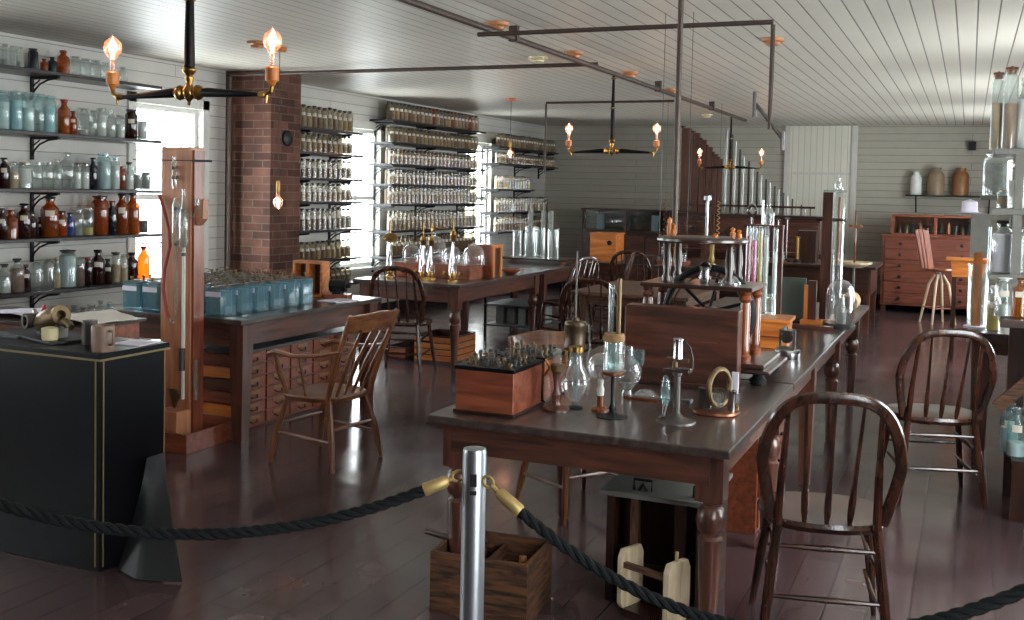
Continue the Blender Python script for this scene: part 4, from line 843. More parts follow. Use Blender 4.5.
# dish stand, roll, blue bottle at the far end
t=thing('dish_stand','tall slender wooden stand with a shallow dish at the long table far end','stand',(-.80,8.48,.73))
MB().lathe([(.001,0),(.06,0),(.05,.015),(.01,.03),(.008,.3)],14).build('foot',K['greyiron'],t)
MB().lathe([(.001,.3),(.06,.3),(.13,.33),(.135,.345),(.11,.335),(.001,.315)],24).build('dish',W['palex'],t)
m=MB();m.tube([(0,0,.32),(0,0,.74)],.008,8);m.bar((-.05,0,.62),(.05,0,.615),.02);m.build('rod',W['armz'],t)
t=thing('paper_roll','drum of buff paper on its side at the far right table corner','roll',(-.79,8.15,.73));m=MB();m.tube([(0,-.13,.066),(0,.13,.066)],.066,20);m.build('roll_body',K['tan'],t);m=MB();m.tube([(0,-.145,.066),(0,-.13,.066)],.05,16);m.build('end_cap',K['lid'],t)
jface=-.9
make_jar('blue_bottle','deep blue glass bottle at the far end of the long table','bottle',(-.93,7.8,.73),.07,.24,'bottle','blue',None,0,'lid',False)
# colourful glass tubes cluster
p=atY(756,262,6.3);t=thing('coloured_tube_rack','rack of pink, red and yellow filled glass tubes on the long table','tube rack',(p.x+.03,6.3,.73));t.scale=(1.15,1,1.5)
MB().box(-.1,.12,-.05,.05,0,.03).build('rack_base',W['darkx'],t);MB().box(-.09,.11,-.03,.03,.43,.445).build('rack_top',W['tablex'],t)
for x in (-.085,.1): MB().box(x-.008,x+.008,-.02,.02,.03,.43).build('rack_side',W['tablez'],t)
for x,c,z0,z1 in ((-.06,'redpaint',.2,.4),(-.03,'pink',.16,.38),(.0,'yellow',.2,.42),(.03,'white',.1,.4),(.075,'powder',.04,.34)):
    MB().tube([(x,-.035,.03),(x,-.035,.44)],.013,10).build('glass_tube',G['clear'],t);MB().tube([(x,-.035,z0),(x,-.035,z1)],.011,10).build('coloured_liquid',K[c],t)
m=MB();m.tube([(-.05+.02*math.cos(a),-.02,.5+.02*math.sin(a)) for a in [2*PI*k/16 for k in range(16)]],.007,6,closed=True);m.tube([(-.05,-.02,.445),(-.05,-.02,.48)],.006,6);m.build('ring_handle',K['silver'],t)
m=MB();m.lathe([(.03,0),(.03,.05),(.01,.065),(.01,.08)],14,0,(.03,0,.445));m.build('glass_flask',G['clear'],t)
m=MB();m.tube([(0.0,0,.445),(0,0,.54)],.006,8);m.build('thin_rod',K['silver'],t)
for i,(px,w,h,kind,gl,ct,word) in enumerate([(748,.08,.2,'jar','clear','powder','clear jar of white powder left of the coloured tube rack'),(764,.07,.17,'jar','aqua',None,'small aqua jar right of the coloured tube rack'),(771,.06,.28,'tube','clear','powder','tall narrow clear bottle right of the coloured tube rack')]):
    q=atY(px,290,6.1 if i!=1 else 6.0);make_jar('glass_jar',word,'jar',(q.x,q.y,.73),w,h,kind,gl,ct,.6,'clear',False)
# ---------------------------------------------------------------- bell jar table
MB2=None
def bx(name,label,cat,x0,x1,y0,y1,z0,h,mat,par=None):
    t=thing(name,label,cat,((x0+x1)/2,(y0+y1)/2,z0));a,b=(x1-x0)/2,(y1-y0)/2
    MB().box(-a,a,-b,b,0,h).build('box_body',W[mat],t,bevel=.003)
    return t
t=bx('instrument_box','long low red wooden box with brass knobs carrying the glass bell jars','box',-4.86,-4.08,8.45,8.72,TZ,.125,'redx')
for i in range(5): MB().lathe([(.001,0),(.012,0),(.012,.01),(.02,.015),(.02,.025),(.001,.03)],10,0,T=Matrix.Translation((-.3+.15*i,-.135,.05))@Matrix.Rotation(PI/2,4,'X')).build('brass_knob',K['brass'],t)
MB().box(-.4,.4,-.14,.14,.118,.128).build('lid',W['redx'],t,bevel=.002)
t=bx('instrument_box','smaller red wooden box at the left end behind the brass lamps','box',-4.95,-4.55,8.8,8.98,TZ,.14,'redx')
t=thing('standing_cabinet','upright open-fronted red wooden cabinet at the right of the bell jars','cabinet',(-4.1,8.95,TZ))
m=MB();m.box(-.2,.05,-.1,.1,0,.3);m.build('cabinet_body',W['redz'],t,bevel=.003)
m=MB();m.box(.05,.07,-.1,-.06,0,.3);m.box(.05,.07,.06,.1,0,.3);m.box(.05,.07,-.06,.06,.27,.3);m.build('front_frame',W['orangez'],t);MB().box(.05,.055,-.06,.06,.0,.27).build('dark_opening',W['darkz'],t)
for i,(px,r,wd) in enumerate([(433,.13,'large clear glass bell jar, tallest of the group'),(411,.085,'clear glass bell jar left of the tallest one'),(474,.1,'clear glass bell jar at the right end of the box'),(452,.085,'small clear glass bell jar between the two largest')]):
    yy=8.52+.07*(i%2) if i else 8.65
    q=atY(px,264,yy);z=TZ+.128;hh=r*(1.9 if i else 1.9)
    o=MB().lathe([(r*.95,0),(r,.01),(r,hh*.45),(r*.85,hh*.75),(r*.5,hh*.93),(r*.12,hh),(r*.12,hh*1.05),(r*.2,hh*1.1),(.001,hh*1.15)],20,cap=False).build('glass_bell_jar',G['bulb'],None,(q.x,yy,z));tag(o,wd,'bell jar')
def brasslamp(px,label,head,h=.42):
    p=atZ(px,264,TZ+.06);p=atY(px,264,8.3);t=thing('brass_glass_stand',label,'instrument',(p.x,8.3,TZ))
    MB().lathe([(.001,0),(.05,0),(.05,.01),(.02,.02),(.028,.05),(.022,.07),(.001,.072)],14).build('brass_foot',K['brass'],t)
    for s_ in (-1,1): MB().tube([(s_*.025,0,.05),(s_*.02,0,.13),(0,0,h*.8)],[.014,.016,.006],8).build('glass_limb',G['bulb'],t)
    if head=='disc': MB().lathe([(.001,h*.8),(.02,h*.8),(.065,h*.84),(.07,h*.9),(.05,h*.97),(.02,h),(.001,h)],18).build('brass_head',K['brass'],t)
    else: MB().lathe([(.015,h*.78),(.025,h*.82),(.025,h*.9),(.03,h*.92),(.02,h),(.001,h)],14).build('brass_head',K['brass'],t)
    MB().tube([(0,0,h),(0,0,h+.12)],.005,6).build('spindle',K['brass'],t)
    return t
brasslamp(390,'brass instrument with wide disc head and glass limbs, leftmost of the row','disc',.40)
brasslamp(423,'left of the paired slender brass-headed glass instruments','cup',.38)
brasslamp(431,'right of the paired slender brass-headed glass instruments','cup',.38)
brasslamp(453,'slender brass-headed glass instrument, rightmost of the row','cup',.44)
o=MB().tube([(0,0,0),(.16,0,0)],.007,8).tube([(.0,0,0),(.0,0,-.02)],.012,8).build('brass_bar',K['brass'],None,tuple(atY(433,228,8.3)));tag(o,'thin brass bar joining two slender instruments','bar')
o=MB().lathe([(.001,0),(.04,0),(.09,.03),(.1,.05),(.08,.04),(.001,.015)],18).build('wooden_bowl',W['redx'],None,(-4.05,9.3,TZ));tag(o,'small red wooden bowl with white paper beside the standing cabinet','bowl')
# cylinders on the far left table
for i,(px,y,w,h,wd) in enumerate([(517,10.9,.1,.3,'tall clear glass cylinder, left of four on the far table'),(530,11.0,.13,.34,'wide clear glass cylinder with grey rod beside the left cylinder'),(540,11.1,.12,.33,'clear glass cylinder, third from left on the far table'),(553,10.8,.13,.33,'clear glass cylinder, rightmost on the far table')]):
    q=atY(px,250,y);o=MB().lathe([(.001,.01),(w/2-.01,.01),(w/2,0),(w/2,h),(w/2+.006,h+.006),(w/2-.004,h+.006)],18,cap=False).build('glass_cylinder',G['clear'],None,(q.x,y,TZ+.06));tag(o,wd,'glass cylinder')
t=thing('low_bench_stand','low dark wooden stand under the glass cylinders','stand',(-4.45,10.95,TZ));MB().box(-.42,.42,-.2,.25,.04,.06).build('stand_top',W['darkx'],t)
for x in (-.38,.38):
    for y in (-.17,.2): MB().box(x-.02,x+.02,y-.02,y+.02,0,.04).build('foot',W['redz'],t)
for i,px in enumerate((532,545,552)):
    q=atY(px,240,12.6);o=MB().tube([(0,0,0),(0,0,.58)],.03,12).build('tall_grey_tube',K['greypowder'],None,(q.x*.905,11.35,TZ));tag(o,'tall grey upright tube, %s of three on the far left table'%['leftmost','middle','rightmost'][i],'tube')
# ---------------------------------------------------------------- far middle table
q=atZ(606,258,.75);t=thing('orange_wooden_cabinet','bright orange wooden cabinet box with dark hole on the far middle table','box',(-3.97,12.0,.75))
MB().box(-.16,.16,-.16,.16,0,.32).build('box_body',W['orangex'],t,bevel=.004);MB().box(-.17,.17,-.17,.17,.32,.335).build('lid',W['orangex'],t)
MB().lathe([(.001,0),(.03,0),(.03,.004),(.001,.004)],12,0,T=Matrix.Translation((.08,-.16,.22))@Matrix.Rotation(PI/2,4,'X')).build('dark_hole',K['black'],t)
bx('dark_box','dark wooden box in front of the bright orange cabinet','box',-3.62,-3.3,11.62,11.84,.75,.1,'darkx')
bx('tray_box','low reddish wooden tray right of the orange cabinet','box',-3.28,-2.95,11.7,12.0,.75,.05,'redx')
bx('pigeonhole_box','narrow grey brown upright box left of the orange cabinet','box',-4.19,-4.02,12.4,12.6,.75,.3,'oldz')
jface=-.9
make_jar('glass_bottle','clear glass bottle standing on the low reddish tray','bottle',(-3.22,11.85,.8),.075,.2,'bottle','clear','greypowder',.5,'clear',False)
make_jar('glass_jar','small clear tumbler on the low reddish tray','jar',(-3.0,11.9,.8),.06,.09,'dome','clear',None,0,None,False)
t=thing('brass_figure_stand','slim brass pillar instrument right of the clear bottle','instrument',(-3.05,11.65,.75));MB().lathe([(.001,0),(.04,0),(.03,.02),(.012,.05),(.014,.1),(.009,.15),(.012,.26),(.02,.3),(.001,.31)],12).build('pillar',K['brass'],t);MB().lathe([(.04,.31),(.045,.33),(.03,.35),(.001,.35)],10).build('top_cup',K['black'],t)
t=thing('brass_figure_stand','thick brass column instrument on a black foot near the standing pipe','instrument',(-2.68,11.9,.75));MB().lathe([(.001,0),(.05,0),(.05,.03),(.025,.04),(.035,.08),(.022,.14),(.026,.24),(.035,.28),(.02,.33),(.001,.34)],12).build('pillar',K['goldrope'],t);MB().lathe([(.001,0),(.07,0),(.07,.02),(.001,.02)],14).build('foot',K['black'],t)
# spring coils hanging over the far table
for i,(x,y) in enumerate(((-3.35,12.3),(-2.75,12.5))):
    o=MB().tube([(.018*math.cos(a*.9),.018*math.sin(a*.9),a*.0085) for a in range(0,60)],.005,5).build('coil_spring',K['tan' if i else 'copper'],None,(x,y,.99));MB().tube([(0,0,.5),(0,0,ZC-.99)],.002,5).build('cord',K['lid'],o);tag(o,'%s coiled wire spring hanging above the far middle table'%('copper coloured' if i==0 else 'pale'),'spring')
# ---------------------------------------------------------------- ceiling pipes
def pipe(label,pts,r,name='ceiling_pipe',mat='iron'):
    p0=Vector(pts[0]);m=MB();m.tube([Vector(p)-p0 for p in pts],r,10);o=m.build(name,K[mat],None,p0);tag(o,label,'pipe')
    return o
mp=pipe('long iron pipe running the length of the room under the ceiling',[(-2.8,.2,2.57),(-2.8,14.2,2.57)],.021)
for y in (1.5,4.0,6.4,9.9,12.2): MB().box(-.03,.03,y-.2-.02,y-.2+.02,-.02,.08).build('hanger',K['iron'],mp)
pipe('crosswise iron pipe with a dropped end near the ceiling, right side',[(-2.8,5.85,2.515),(-1.02,5.85,2.515)],.014)
o=pipe('vertical pipe drop with angled wall arm hanging right of the standing pipe',[(-1.02,5.85,2.5),(-1.02,5.85,1.93)],.013)
for a,b,r in (((-.085,0,-.42),(.07,0,-.62),.011),((-.085,0,-.36),(-.085,0,-.5),.013),((.07,0,-.58),(.07,0,-.68),.013)): MB().tube([a,b],r,8).build('joint_arm',K['greyiron'],o)
pipe('crosswise iron pipe from the brick chimney to the long pipe',[(-2.8,8.1,2.6),(-6.47,8.1,2.6)],.017)
pipe('upright iron pipe left of the brick chimney',[(-6.47,8.1,2.58),(-6.47,8.1,0)],.024)
o=pipe('far crosswise iron pipe with a dropped left end above the far shelves',[(-2.8,10.5,2.51),(-4.2,10.5,2.51)],.013)
pipe('vertical drop at the left end of the far crosswise pipe',[(-4.2,10.5,2.5),(-4.2,10.5,1.75)],.012)
# chandeliers
def chandelier(label,y,rz=0):
    z=1.92;t=thing('chandelier',label,'chandelier',(-2.8,y,z),rz)
    MB().lathe([(.012,.09),(.021,.1),(.021,.13),(.013,.5),(.012,.57)],14).tube([(0,0,.55),(0,0,.63)],.011,8).build('stem',K['blackpaint'],t)
    m=MB();m.lathe([(.001,-.05),(.008,-.045),(.005,-.035),(.014,-.025),(.026,-.01),(.028,0),(.026,.01),(.014,.025),(.012,.04),(.018,.05),(.018,.06),(.012,.065),(.026,.08),(.028,.09),(.016,.1)],18);m.build('brass_hub',K['brass'],t)
    for zz in (.35,.6): MB().lathe([(.014,0),(.024,.005),(.024,.012),(.014,.016)],12,0,(0,0,zz)).build('brass_collar',K['brass'],t)
    for s_ in (-1,1):
        m=MB();m.lathe([(.012,0),(.026,.01),(.03,.018),(.026,.03),(.014,.045)],14,0,T=Matrix.Translation((s_*.025,0,0))@Matrix.Rotation(s_*PI/2,4,'Y'));m.build('brass_joint',K['brass'],t)
        MB().tube([(s_*.06,0,0),(s_*.085,0,0),(s_*.33,0,-.012)],[.014,.019,.008],12).build('arm',K['blackpaint'],t)
        a=MB().tube([(s_*.33,0,-.012),(s_*.36,0,-.012),(s_*.365,0,-.01),(s_*.385,0,.0),(s_*.39,0,.02)],[.009,.014,.009,.009,.01],8).tube([(s_*.365,0,-.01),(s_*.365,0,-.045)],[.008,.003],8).build('brass_elbow',K['brass'],t)
        MB().lathe([(.01,.02),(.018,.035),(.026,.04),(.026,.085),(.02,.09),(.001,.09)],14,0,(s_*.39,0,0)).build('wooden_socket',W['orangez'],t)
        b=MB().lathe([(.009,.09),(.009,.135),(.018,.15),(.031,.165),(.036,.187),(.031,.209),(.014,.224),(.004,.232),(.001,.24)],16,0,(s_*.39,0,0)).build('glass_bulb',G['lampbulb'],t)
        MB().tube([(s_*.39-.003,0,.168),(s_*.39-.007,0,.185),(s_*.39-.003,0,.2),(s_*.39+.003,0,.2),(s_*.39+.007,0,.185),(s_*.39+.003,0,.168)],.0022,6).build('filament',K['glow'],b)
        L=bpy.data.lights.new('bulb_light','POINT');L.energy=1.2;L.color=(1,.62,.36);L.shadow_soft_size=.02
        lo=bpy.data.objects.new('bulb_light',L);COL.objects.link(lo);lo.parent=t;lo.location=(s_*.39,0,.185)
chandelier('nearest black and brass two-bulb chandelier, over the black case',3.26)
chandelier('two-bulb black and brass chandelier in the middle of the room',8.52)
chandelier('farthest two-bulb chandelier, in front of the organ pipes',13.3)
def hangbulb(label,x,y,z):
    t=thing('hanging_bulb',label,'hanging lamp',(x,y,z))
    MB().lathe([(.001,ZC-z-.035),(.05,ZC-z-.03),(.06,ZC-z)],12).build('ceiling_rosette',W['orangex'],t)
    MB().tube([(0,0,.1),(0,0,ZC-z-.02)],.003,6).build('cord',K['lid'],t)
    MB().lathe([(.001,.1),(.012,.1),(.016,.06),(.016,.02),(.012,.0)],12).build('socket',K['brass'],t)
    b=MB().lathe([(.012,.01),(.014,-.02),(.034,-.045),(.038,-.07),(.028,-.1),(.006,-.12),(.001,-.125)],16).build('glass_bulb',G['lampbulb'],t)
    MB().tube([(-.004,0,-.045),(-.009,0,-.065),(0,0,-.085),(.009,0,-.065),(.004,0,-.045)],.004,6).build('filament',K['glow'],b)
    L=bpy.data.lights.new('bulb_light','POINT');L.energy=1.;L.color=(1,.62,.36);L.shadow_soft_size=.02
    lo=bpy.data.objects.new('bulb_light',L);COL.objects.link(lo);lo.parent=t;lo.location=(0,0,-.07)
hangbulb('bare bulb hanging on a cord in front of the brick chimney',-5.03,6.9,1.5)
hangbulb('bare bulb hanging on a cord before the far left shelves',-5.01,11.41,2.07)
for (px,py),c,lb in (((497,24),'o','round orange wooden ceiling rosette nearest the camera, beside the long pipe'),((538,58),'c','cream porcelain ceiling rosette left of the long pipe, nearer one'),((574,53),'o','orange wooden rosette on the ceiling, second along the long pipe'),((630,73),'o','orange wooden rosette just beyond the middle chandelier top'),((670,90),'o','small orange rosette beyond the middle chandelier, beside the pipe'),((707,115),'c','cream porcelain ceiling rosette before the farthest chandelier'),((773,40),'o','orange wooden ceiling rosette behind the dropped pipe at right'),((257,43),'o','orange wooden ceiling rosette before the chimney, left of the bulb cord')):
    p=atZ(px,py,2.64);o=MB().lathe([(.001,-.045),(.045,-.045),(.05,-.03),(.075,-.02),(.08,0),(.001,0)],16).build('ceiling_rosette',K['rosette'] if c=='o' else K['porcelain'],None,(p.x,p.y,ZC));tag(o,lb,'ceiling rosette')
# thin wires hanging from the ceiling
for i,(x,y) in enumerate(((-1.72,6.2),(-1.55,6.2))):
    o=MB().tube([(0,0,0),(0,0,1.85)],.0018,5).build('thin_wire',K['greyiron'],None,(x,y,.8));tag(o,'thin %s wire hanging from the ceiling left of the standing pipe'%('left' if i==0 else 'right'),'wire')
# ---------------------------------------------------------------- organ
t=thing('pipe_organ','large pipe organ with wooden and metal pipes against the far wall','organ',(-2.75,15.12,0))
MB().box(-1.1,1.12,-.45,.5,0,.78).build('lower_case',W['darkx'],t,bevel=.005)
MB().box(-1.1,.9,-.35,.5,.78,1.24).build('upper_case',W['tablex'],t,bevel=.005)
MB().box(-1.13,1.15,-.5,.5,.76,.8).build('key_shelf',W['tablex'],t,bevel=.004);MB().box(-1.13,.93,-.38,.5,1.24,1.3).build('cornice',W['darkx'],t,bevel=.004)
for i in range(4):
    f=MB().box(-1.05+.5*i,-.62+.5*i,-.36,-.35,.84,1.2).build('case_panel',W['tablex'],t,bevel=.004)
    m=MB();T=Matrix.Translation((-.83+.5*i,-.36,1.05))@Matrix.Rotation(PI/2,4,'X');m.prism([(0,-.09),(.09,0),(0,.09),(-.09,0)],0,.006,0,'xy',T=T);m.build('diamond_carving',W['darkx'],f)
for i in range(2):
    m=MB();m.box(.0,.4,-.46,-.45,.12,.68);m.build('lower_panel',W['tablex'],t,(-.85+.95*i,0,0),bevel=.004)
ys=-.1
tops=[(-3.8,2.55,.12),(-3.66,2.48,.1),(-3.55,2.38,.085),(-3.46,2.28,.075),(-3.375,2.18,.07),(-3.3,2.11,.06)]
for x,z,w in tops:
    MB().box(x+2.75-w/2,x+2.75+w/2,ys-w/2,ys+w/2,1.3,z-.03).build('wooden_pipe',W['organz'],t,bevel=.002)
    MB().box(x+2.75-w/2-.008,x+2.75-w/2+.02,ys-w/2,ys+w/2,z-.03,z+.0).build('wooden_pipe_ear',W['darkz'],t)
mt=[(-3.22,2.50),(-3.15,2.43),(-3.09,2.33),(-3.03,2.22),(-2.97,2.12)]
x=-2.9;k=0
while x<-2.0: mt.append((x,2.05-.70*((x+2.9)/.9)**.8));x+=.062
mt.sort()
for i,(x,z) in enumerate(mt):
    r=(.022 if i%2==0 else .017)*(1-.45*i/len(mt));MB().lathe([(.008,1.3),(r,1.42),(r,z),(r*.85,z)],12,0,(x+2.75,ys+ (0 if i%2==0 else .05),0)).build('metal_pipe',K['organmetal' if i%2==0 else 'organdark'],t)
MB().box(-1.05,.8,ys-.09,ys-.07,1.4,1.43).build('pipe_rail',W['darkx'],t)
# music desk leaning plank in front
t=thing('narrow_brown_board','narrow slanting brown board left of the organ front','board',(-3.35,14.6,0));MB().prism([(-.16,0),(.12,0),(.08,1.38),(-.02,1.38)],-.03,.03).build('board_panel',W['oldz'],t)
# glazed display cases far left
t=thing('glazed_cabinet','long low dark cabinet topped by mirror-like glass cases on the far wall','cabinet',(-4.88,15.85,0))
MB().box(-.7,.7,-.25,.6,0,.98).build('cabinet_body',W['darkx'],t,bevel=.004)
for i in range(4): MB().box(-.66+.34*i,-.36+.34*i,-.262,-.25,.15,.9).build('cabinet_door',W['tablex'],t,bevel=.003)
m=MB()
for x in (-.7,-.02,.66): m.box(x,x+.04,-.25,-.21,.98,1.28)
m.box(-.72,.72,-.27,.55,1.28,1.31);m.box(-.7,.7,.5,.55,.98,1.28);m.build('case_frame',W['darkx'],t)
for x in (-.66,.02): MB().box(x,x+.64,-.235,-.23,.99,1.28).build('glass_pane',G['pane'],t)
for i in range(3): MB().box(-.55+.45*i,-.45+.45*i,.0,.1,.98,1.22).build('inner_block',K['bluepowder' if i!=1 else 'lid'],t)
# small cabinet beneath
t=thing('dark_cupboard','dark low cupboard between the glazed cases and the organ','cupboard',(-4.02,15.7,0));MB().box(-.1,.1,-.3,.5,0,.95).build('cupboard_body',W['darkx'],t,bevel=.004);MB().box(-.08,.08,-.31,-.3,.1,.9).build('door_panel',W['tablex'],t)
# ---------------------------------------------------------------- dark table before organ
table('workbench','dark green-black table in front of the organ, with brass and black instruments',-2.45,-.95,12.6,13.7,.78,[(-2.35,12.7,'s'),(-1.05,12.7,'s'),(-2.35,13.6,'s'),(-1.05,13.6,'s')],.3,topm='darkx',apm=('darkx','darky'))
bx('black_box','tall black box on the dark table before the white boarded door','box',-1.88,-1.66,12.9,13.15,.78,.38,'darkz')
for i,(px,c,h,wd) in enumerate(((797,'brass',.3,'thick brass upright instrument left of the tall black box'),(777,'silver',.5,'thin pale upright rod stand, left one before the organ'),(786,'silver',.52,'thin pale upright rod stand with forked top before the organ'))):
    q=atY(px,265,12.85);t=thing('upright_instrument',wd,'instrument',(q.x,12.85,.78))
    MB().lathe([(.001,0),(.05,0),(.04,.02),(.015,.04),(.001,.04)],12).build('foot',K['black'],t);MB().tube([(0,0,.03),(0,0,h)],.018 if i==0 else .009,8).build('rod',K[c],t)
    MB().tube([(-.03,0,h),(.03,0,h)],.012,6).build('cross_head',K[c],t)
t=thing('glass_battery_box','row of pale glass cells on the front of the dark table','glass box',(-2.2,12.75,.78));MB().box(-.22,.22,-.08,.08,0,.015).build('base',W['redx'],t)
for i in range(5): MB().lathe([(.03,.015),(.03,.11),(.033,.115)],10,0,(-.17+.085*i,0,0),cap=False).build('glass_cell',G['clear'],t)
# ---------------------------------------------------------------- chest of drawers
t=thing('chest_of_drawers','wide reddish chest of drawers against the far right wall','chest',(-.45,15.75,0))
MB().box(-.64,.62,-.4,.45,.1,1.04).build('chest_body',W['chestx'],t,bevel=.004);MB().box(-.67,.65,-.43,.45,1.04,1.07).build('chest_top',W['chestx'],t,bevel=.004)
for x in (-.6,.56):
    MB().box(x-.03,x+.03,-.38,-.32,0,.1).build('foot',W['tablez'],t)
for i in range(6):
    z=.13+.15*i;d=MB().box(-.6,.58,-.415,-.4,z,z+.135).build('drawer',W['chestx'],t,bevel=.003)
    for x in (-.4,.38): MB().lathe([(.001,0),(.018,0),(.022,.02),(.001,.028)],10,0,T=Matrix.Translation((x,-.415,z+.07))@Matrix.Rotation(PI/2,4,'X')).build('knob',K['black'],d)
t=thing('specimen_cabinet','low glazed specimen case standing on the chest of drawers','cabinet',(-.42,15.8,1.07))
m=MB();m.box(-.57,.6,-.3,.3,0,.02);m.box(-.57,.6,-.3,.3,.25,.28);m.box(-.57,-.53,-.3,.3,.02,.25);m.box(.56,.6,-.3,.3,.02,.25);m.box(-.02,.02,-.3,-.26,.02,.25);m.box(-.53,.56,.27,.3,.02,.25);m.build('case_frame',W['redx'],t,bevel=.002)
for x in (-.53,.02): MB().box(x,x+.51+(.03 if x>0 else 0),-.29,-.285,.02,.25).build('glass_pane',G['pane'],t)
for i in range(12): MB().lathe([(.001,0),(.03,0),(.035,.05+.03*(i%3)),(.001,.1+.03*(i%4))],8,0,(-.47+.09*i,-.1,.02)).build('specimen',K[['greyiron','oldbrass','lid','copper'][i%4]],t)
sh=shelf(-.86,.32,YF-.25,YF,1.63,'dark wall shelf with three stoneware jars on the far right wall',())
sh.name='wall_shelf'
for x in (-.72,.25): MB().bar((x+.27,-.1,-.025),(x+.27,.1,-.25),.02).build('bracket',K['black'],sh)
for i,(x,h,r,c,wd) in enumerate(((-.73,.34,.075,'powder','narrow white lidded jar on the far right wall shelf'),(-.46,.4,.115,'stonejar','grey tan stoneware crock, middle of the far right wall shelf'),(-.13,.4,.11,'crockbrown','brown stoneware crock, rightmost on the far right wall shelf'))):
    o=MB().lathe([(.001,0),(r,0),(r*1.02,.02),(r,h*.72),(r*.75,h*.84),(r*.55,h*.87),(r*.55,h*.93),(r*.65,h*.95),(r*.65,h*.98),(.001,h)],20).build('stoneware_jar',K[c],None,(x,YF-.12,1.63));tag(o,wd,'jar')
    MB().tube([(-.02,-r,h*.5),(0,-r-.012,h*.52),(.02,-r,h*.5)],.006,6).build('lug',K[c],o)
# small black bracket on right wall, far
o=MB().box(-.05,.05,-.05,.05,0,.12).build('black_wall_box',K['black'],None,(.0,YF-.051,2.28));tag(o,'small black box fixed high on the far wall, right side','wall box')
# ---------------------------------------------------------------- right side: bench, rack, jars
table('workbench','grey slate-topped bench along the right side beyond the jar rack',.02,.98,6.75,8.6,.79,[(.1,6.85,'q'),(.9,6.85,'q'),(.1,8.5,'q'),(.9,8.5,'q')],.1,topm='topy')
t=thing('orange_stand','light orange wooden stool-like stand beside the far right bench','stand',(.03,11.2,0));MB().box(-.22,.2,-.15,.15,.98,1.0).build('stand_top',W['orangex'],t);MB().prism([(-.18,.98),(.18,.98),(.1,.82),(-.16,.82)],-.1,.1).build('bracket_block',W['orangex'],t)
for x in (-.14,.12):
    for y in (-.1,.1): MB().box(x-.02,x+.02,y-.02,y+.02,0,.82).build('leg',W['darkz'],t)
o=MB().lathe([(.001,0),(.14,.01),(.1,.015),(.085,.03),(.08,.13),(.001,.16)],16).build('cloth_bundle',K['paper'],None,(-.0,12.6,1.42));tag(o,'crumpled white cloth hat-like bundle on a high narrow ledge','cloth bundle')
t=thing('narrow_ledge','narrow grey ledge on a post holding the white bundle','ledge',(.02,12.6,0));MB().box(-.28,.3,-.1,.1,1.4,1.42).build('ledge_board',K['greyshelf'],t);MB().box(.0,.2,.0,.04,0,1.4).build('ledge_post',K['greyshelf'],t)
# glass strip holder with orange board
t=thing('glass_and_board','upright orange board between clear glass tubes on the right bench','apparatus',(.065,7.0,.79))
MB().lathe([(.001,0),(.075,0),(.075,.012),(.001,.012)],20).build('foot',K['paper'],t);MB().box(-.03,.02,-.01,.01,.012,.46).build('orange_board',W['orangez'],t)
MB().lathe([(.055,.012),(.058,.38),(.066,.39)],18,cap=False).build('glass_cylinder',G['clear'],t)
MB().tube([(.05,.02,.01),(.055,.02,.62)],.007,8).build('glass_rod',G['aqua'],t)
t=thing('glass_stopped_flask','small dark burner with glass parts on the right bench','burner',(.25,7.9,.79))
MB().lathe([(.001,0),(.06,0),(.05,.02),(.02,.03),(.02,.06),(.04,.08),(.02,.1),(.001,.12)],14).build('burner_body',K['lid'],t);MB().lathe([(.03,.12),(.035,.2),(.02,.22)],12,cap=False).build('glass_chimney',G['clear'],t)
jface=-1.6
t=thing('shelving_rack','grey painted shelving rack standing across the right side aisle','shelf rack',(.6,5.95,0))
for z in (1.2,1.53,1.83): MB().box(-.5,.4,-.17,.17,z-.03,z).build('rack_shelf',K['greyshelf'],t,bevel=.004)
for x in (-.38,.38):
    for y in (-.15,.15): MB().box(x-.02,x+.02,y-.015,y+.015,.99 if x<0 else 0,1.8 if x<0 else 2.4).build('rack_post',K['greyshelf'],t)
t2=thing('side_bench','dark bench with slanted brace carrying the grey jar rack','workbench',(.6,5.95,0))
MB().box(-.44,.4,-.3,.3,.95,.99).build('bench_top',W['topx'],t2,bevel=.004)
MB().bar((-.05,-.27,.95),(-.44,-.27,.55),.06,.03,up=(0,1,0)).build('slanted_brace',W['oldx'],t2)
MB().box(.02,.1,-.28,-.2,.02,.95).build('leg',W['redz'],t2);MB().box(.3,.38,-.28,-.2,.02,.95).build('leg',W['redz'],t2);MB().box(-.38,-.3,.2,.28,.0,.95).build('leg',W['darkz'],t2);MB().box(.3,.38,.2,.28,0,.95).build('leg',W['darkz'],t2)
MB().box(-.36,.4,-.3,.28,.27,.3).build('lower_shelf',W['darkx'],t2);MB().box(-.36,-.3,-.3,-.26,0,.27).build('shelf_front_leg',W['darkz'],t2)
k=0
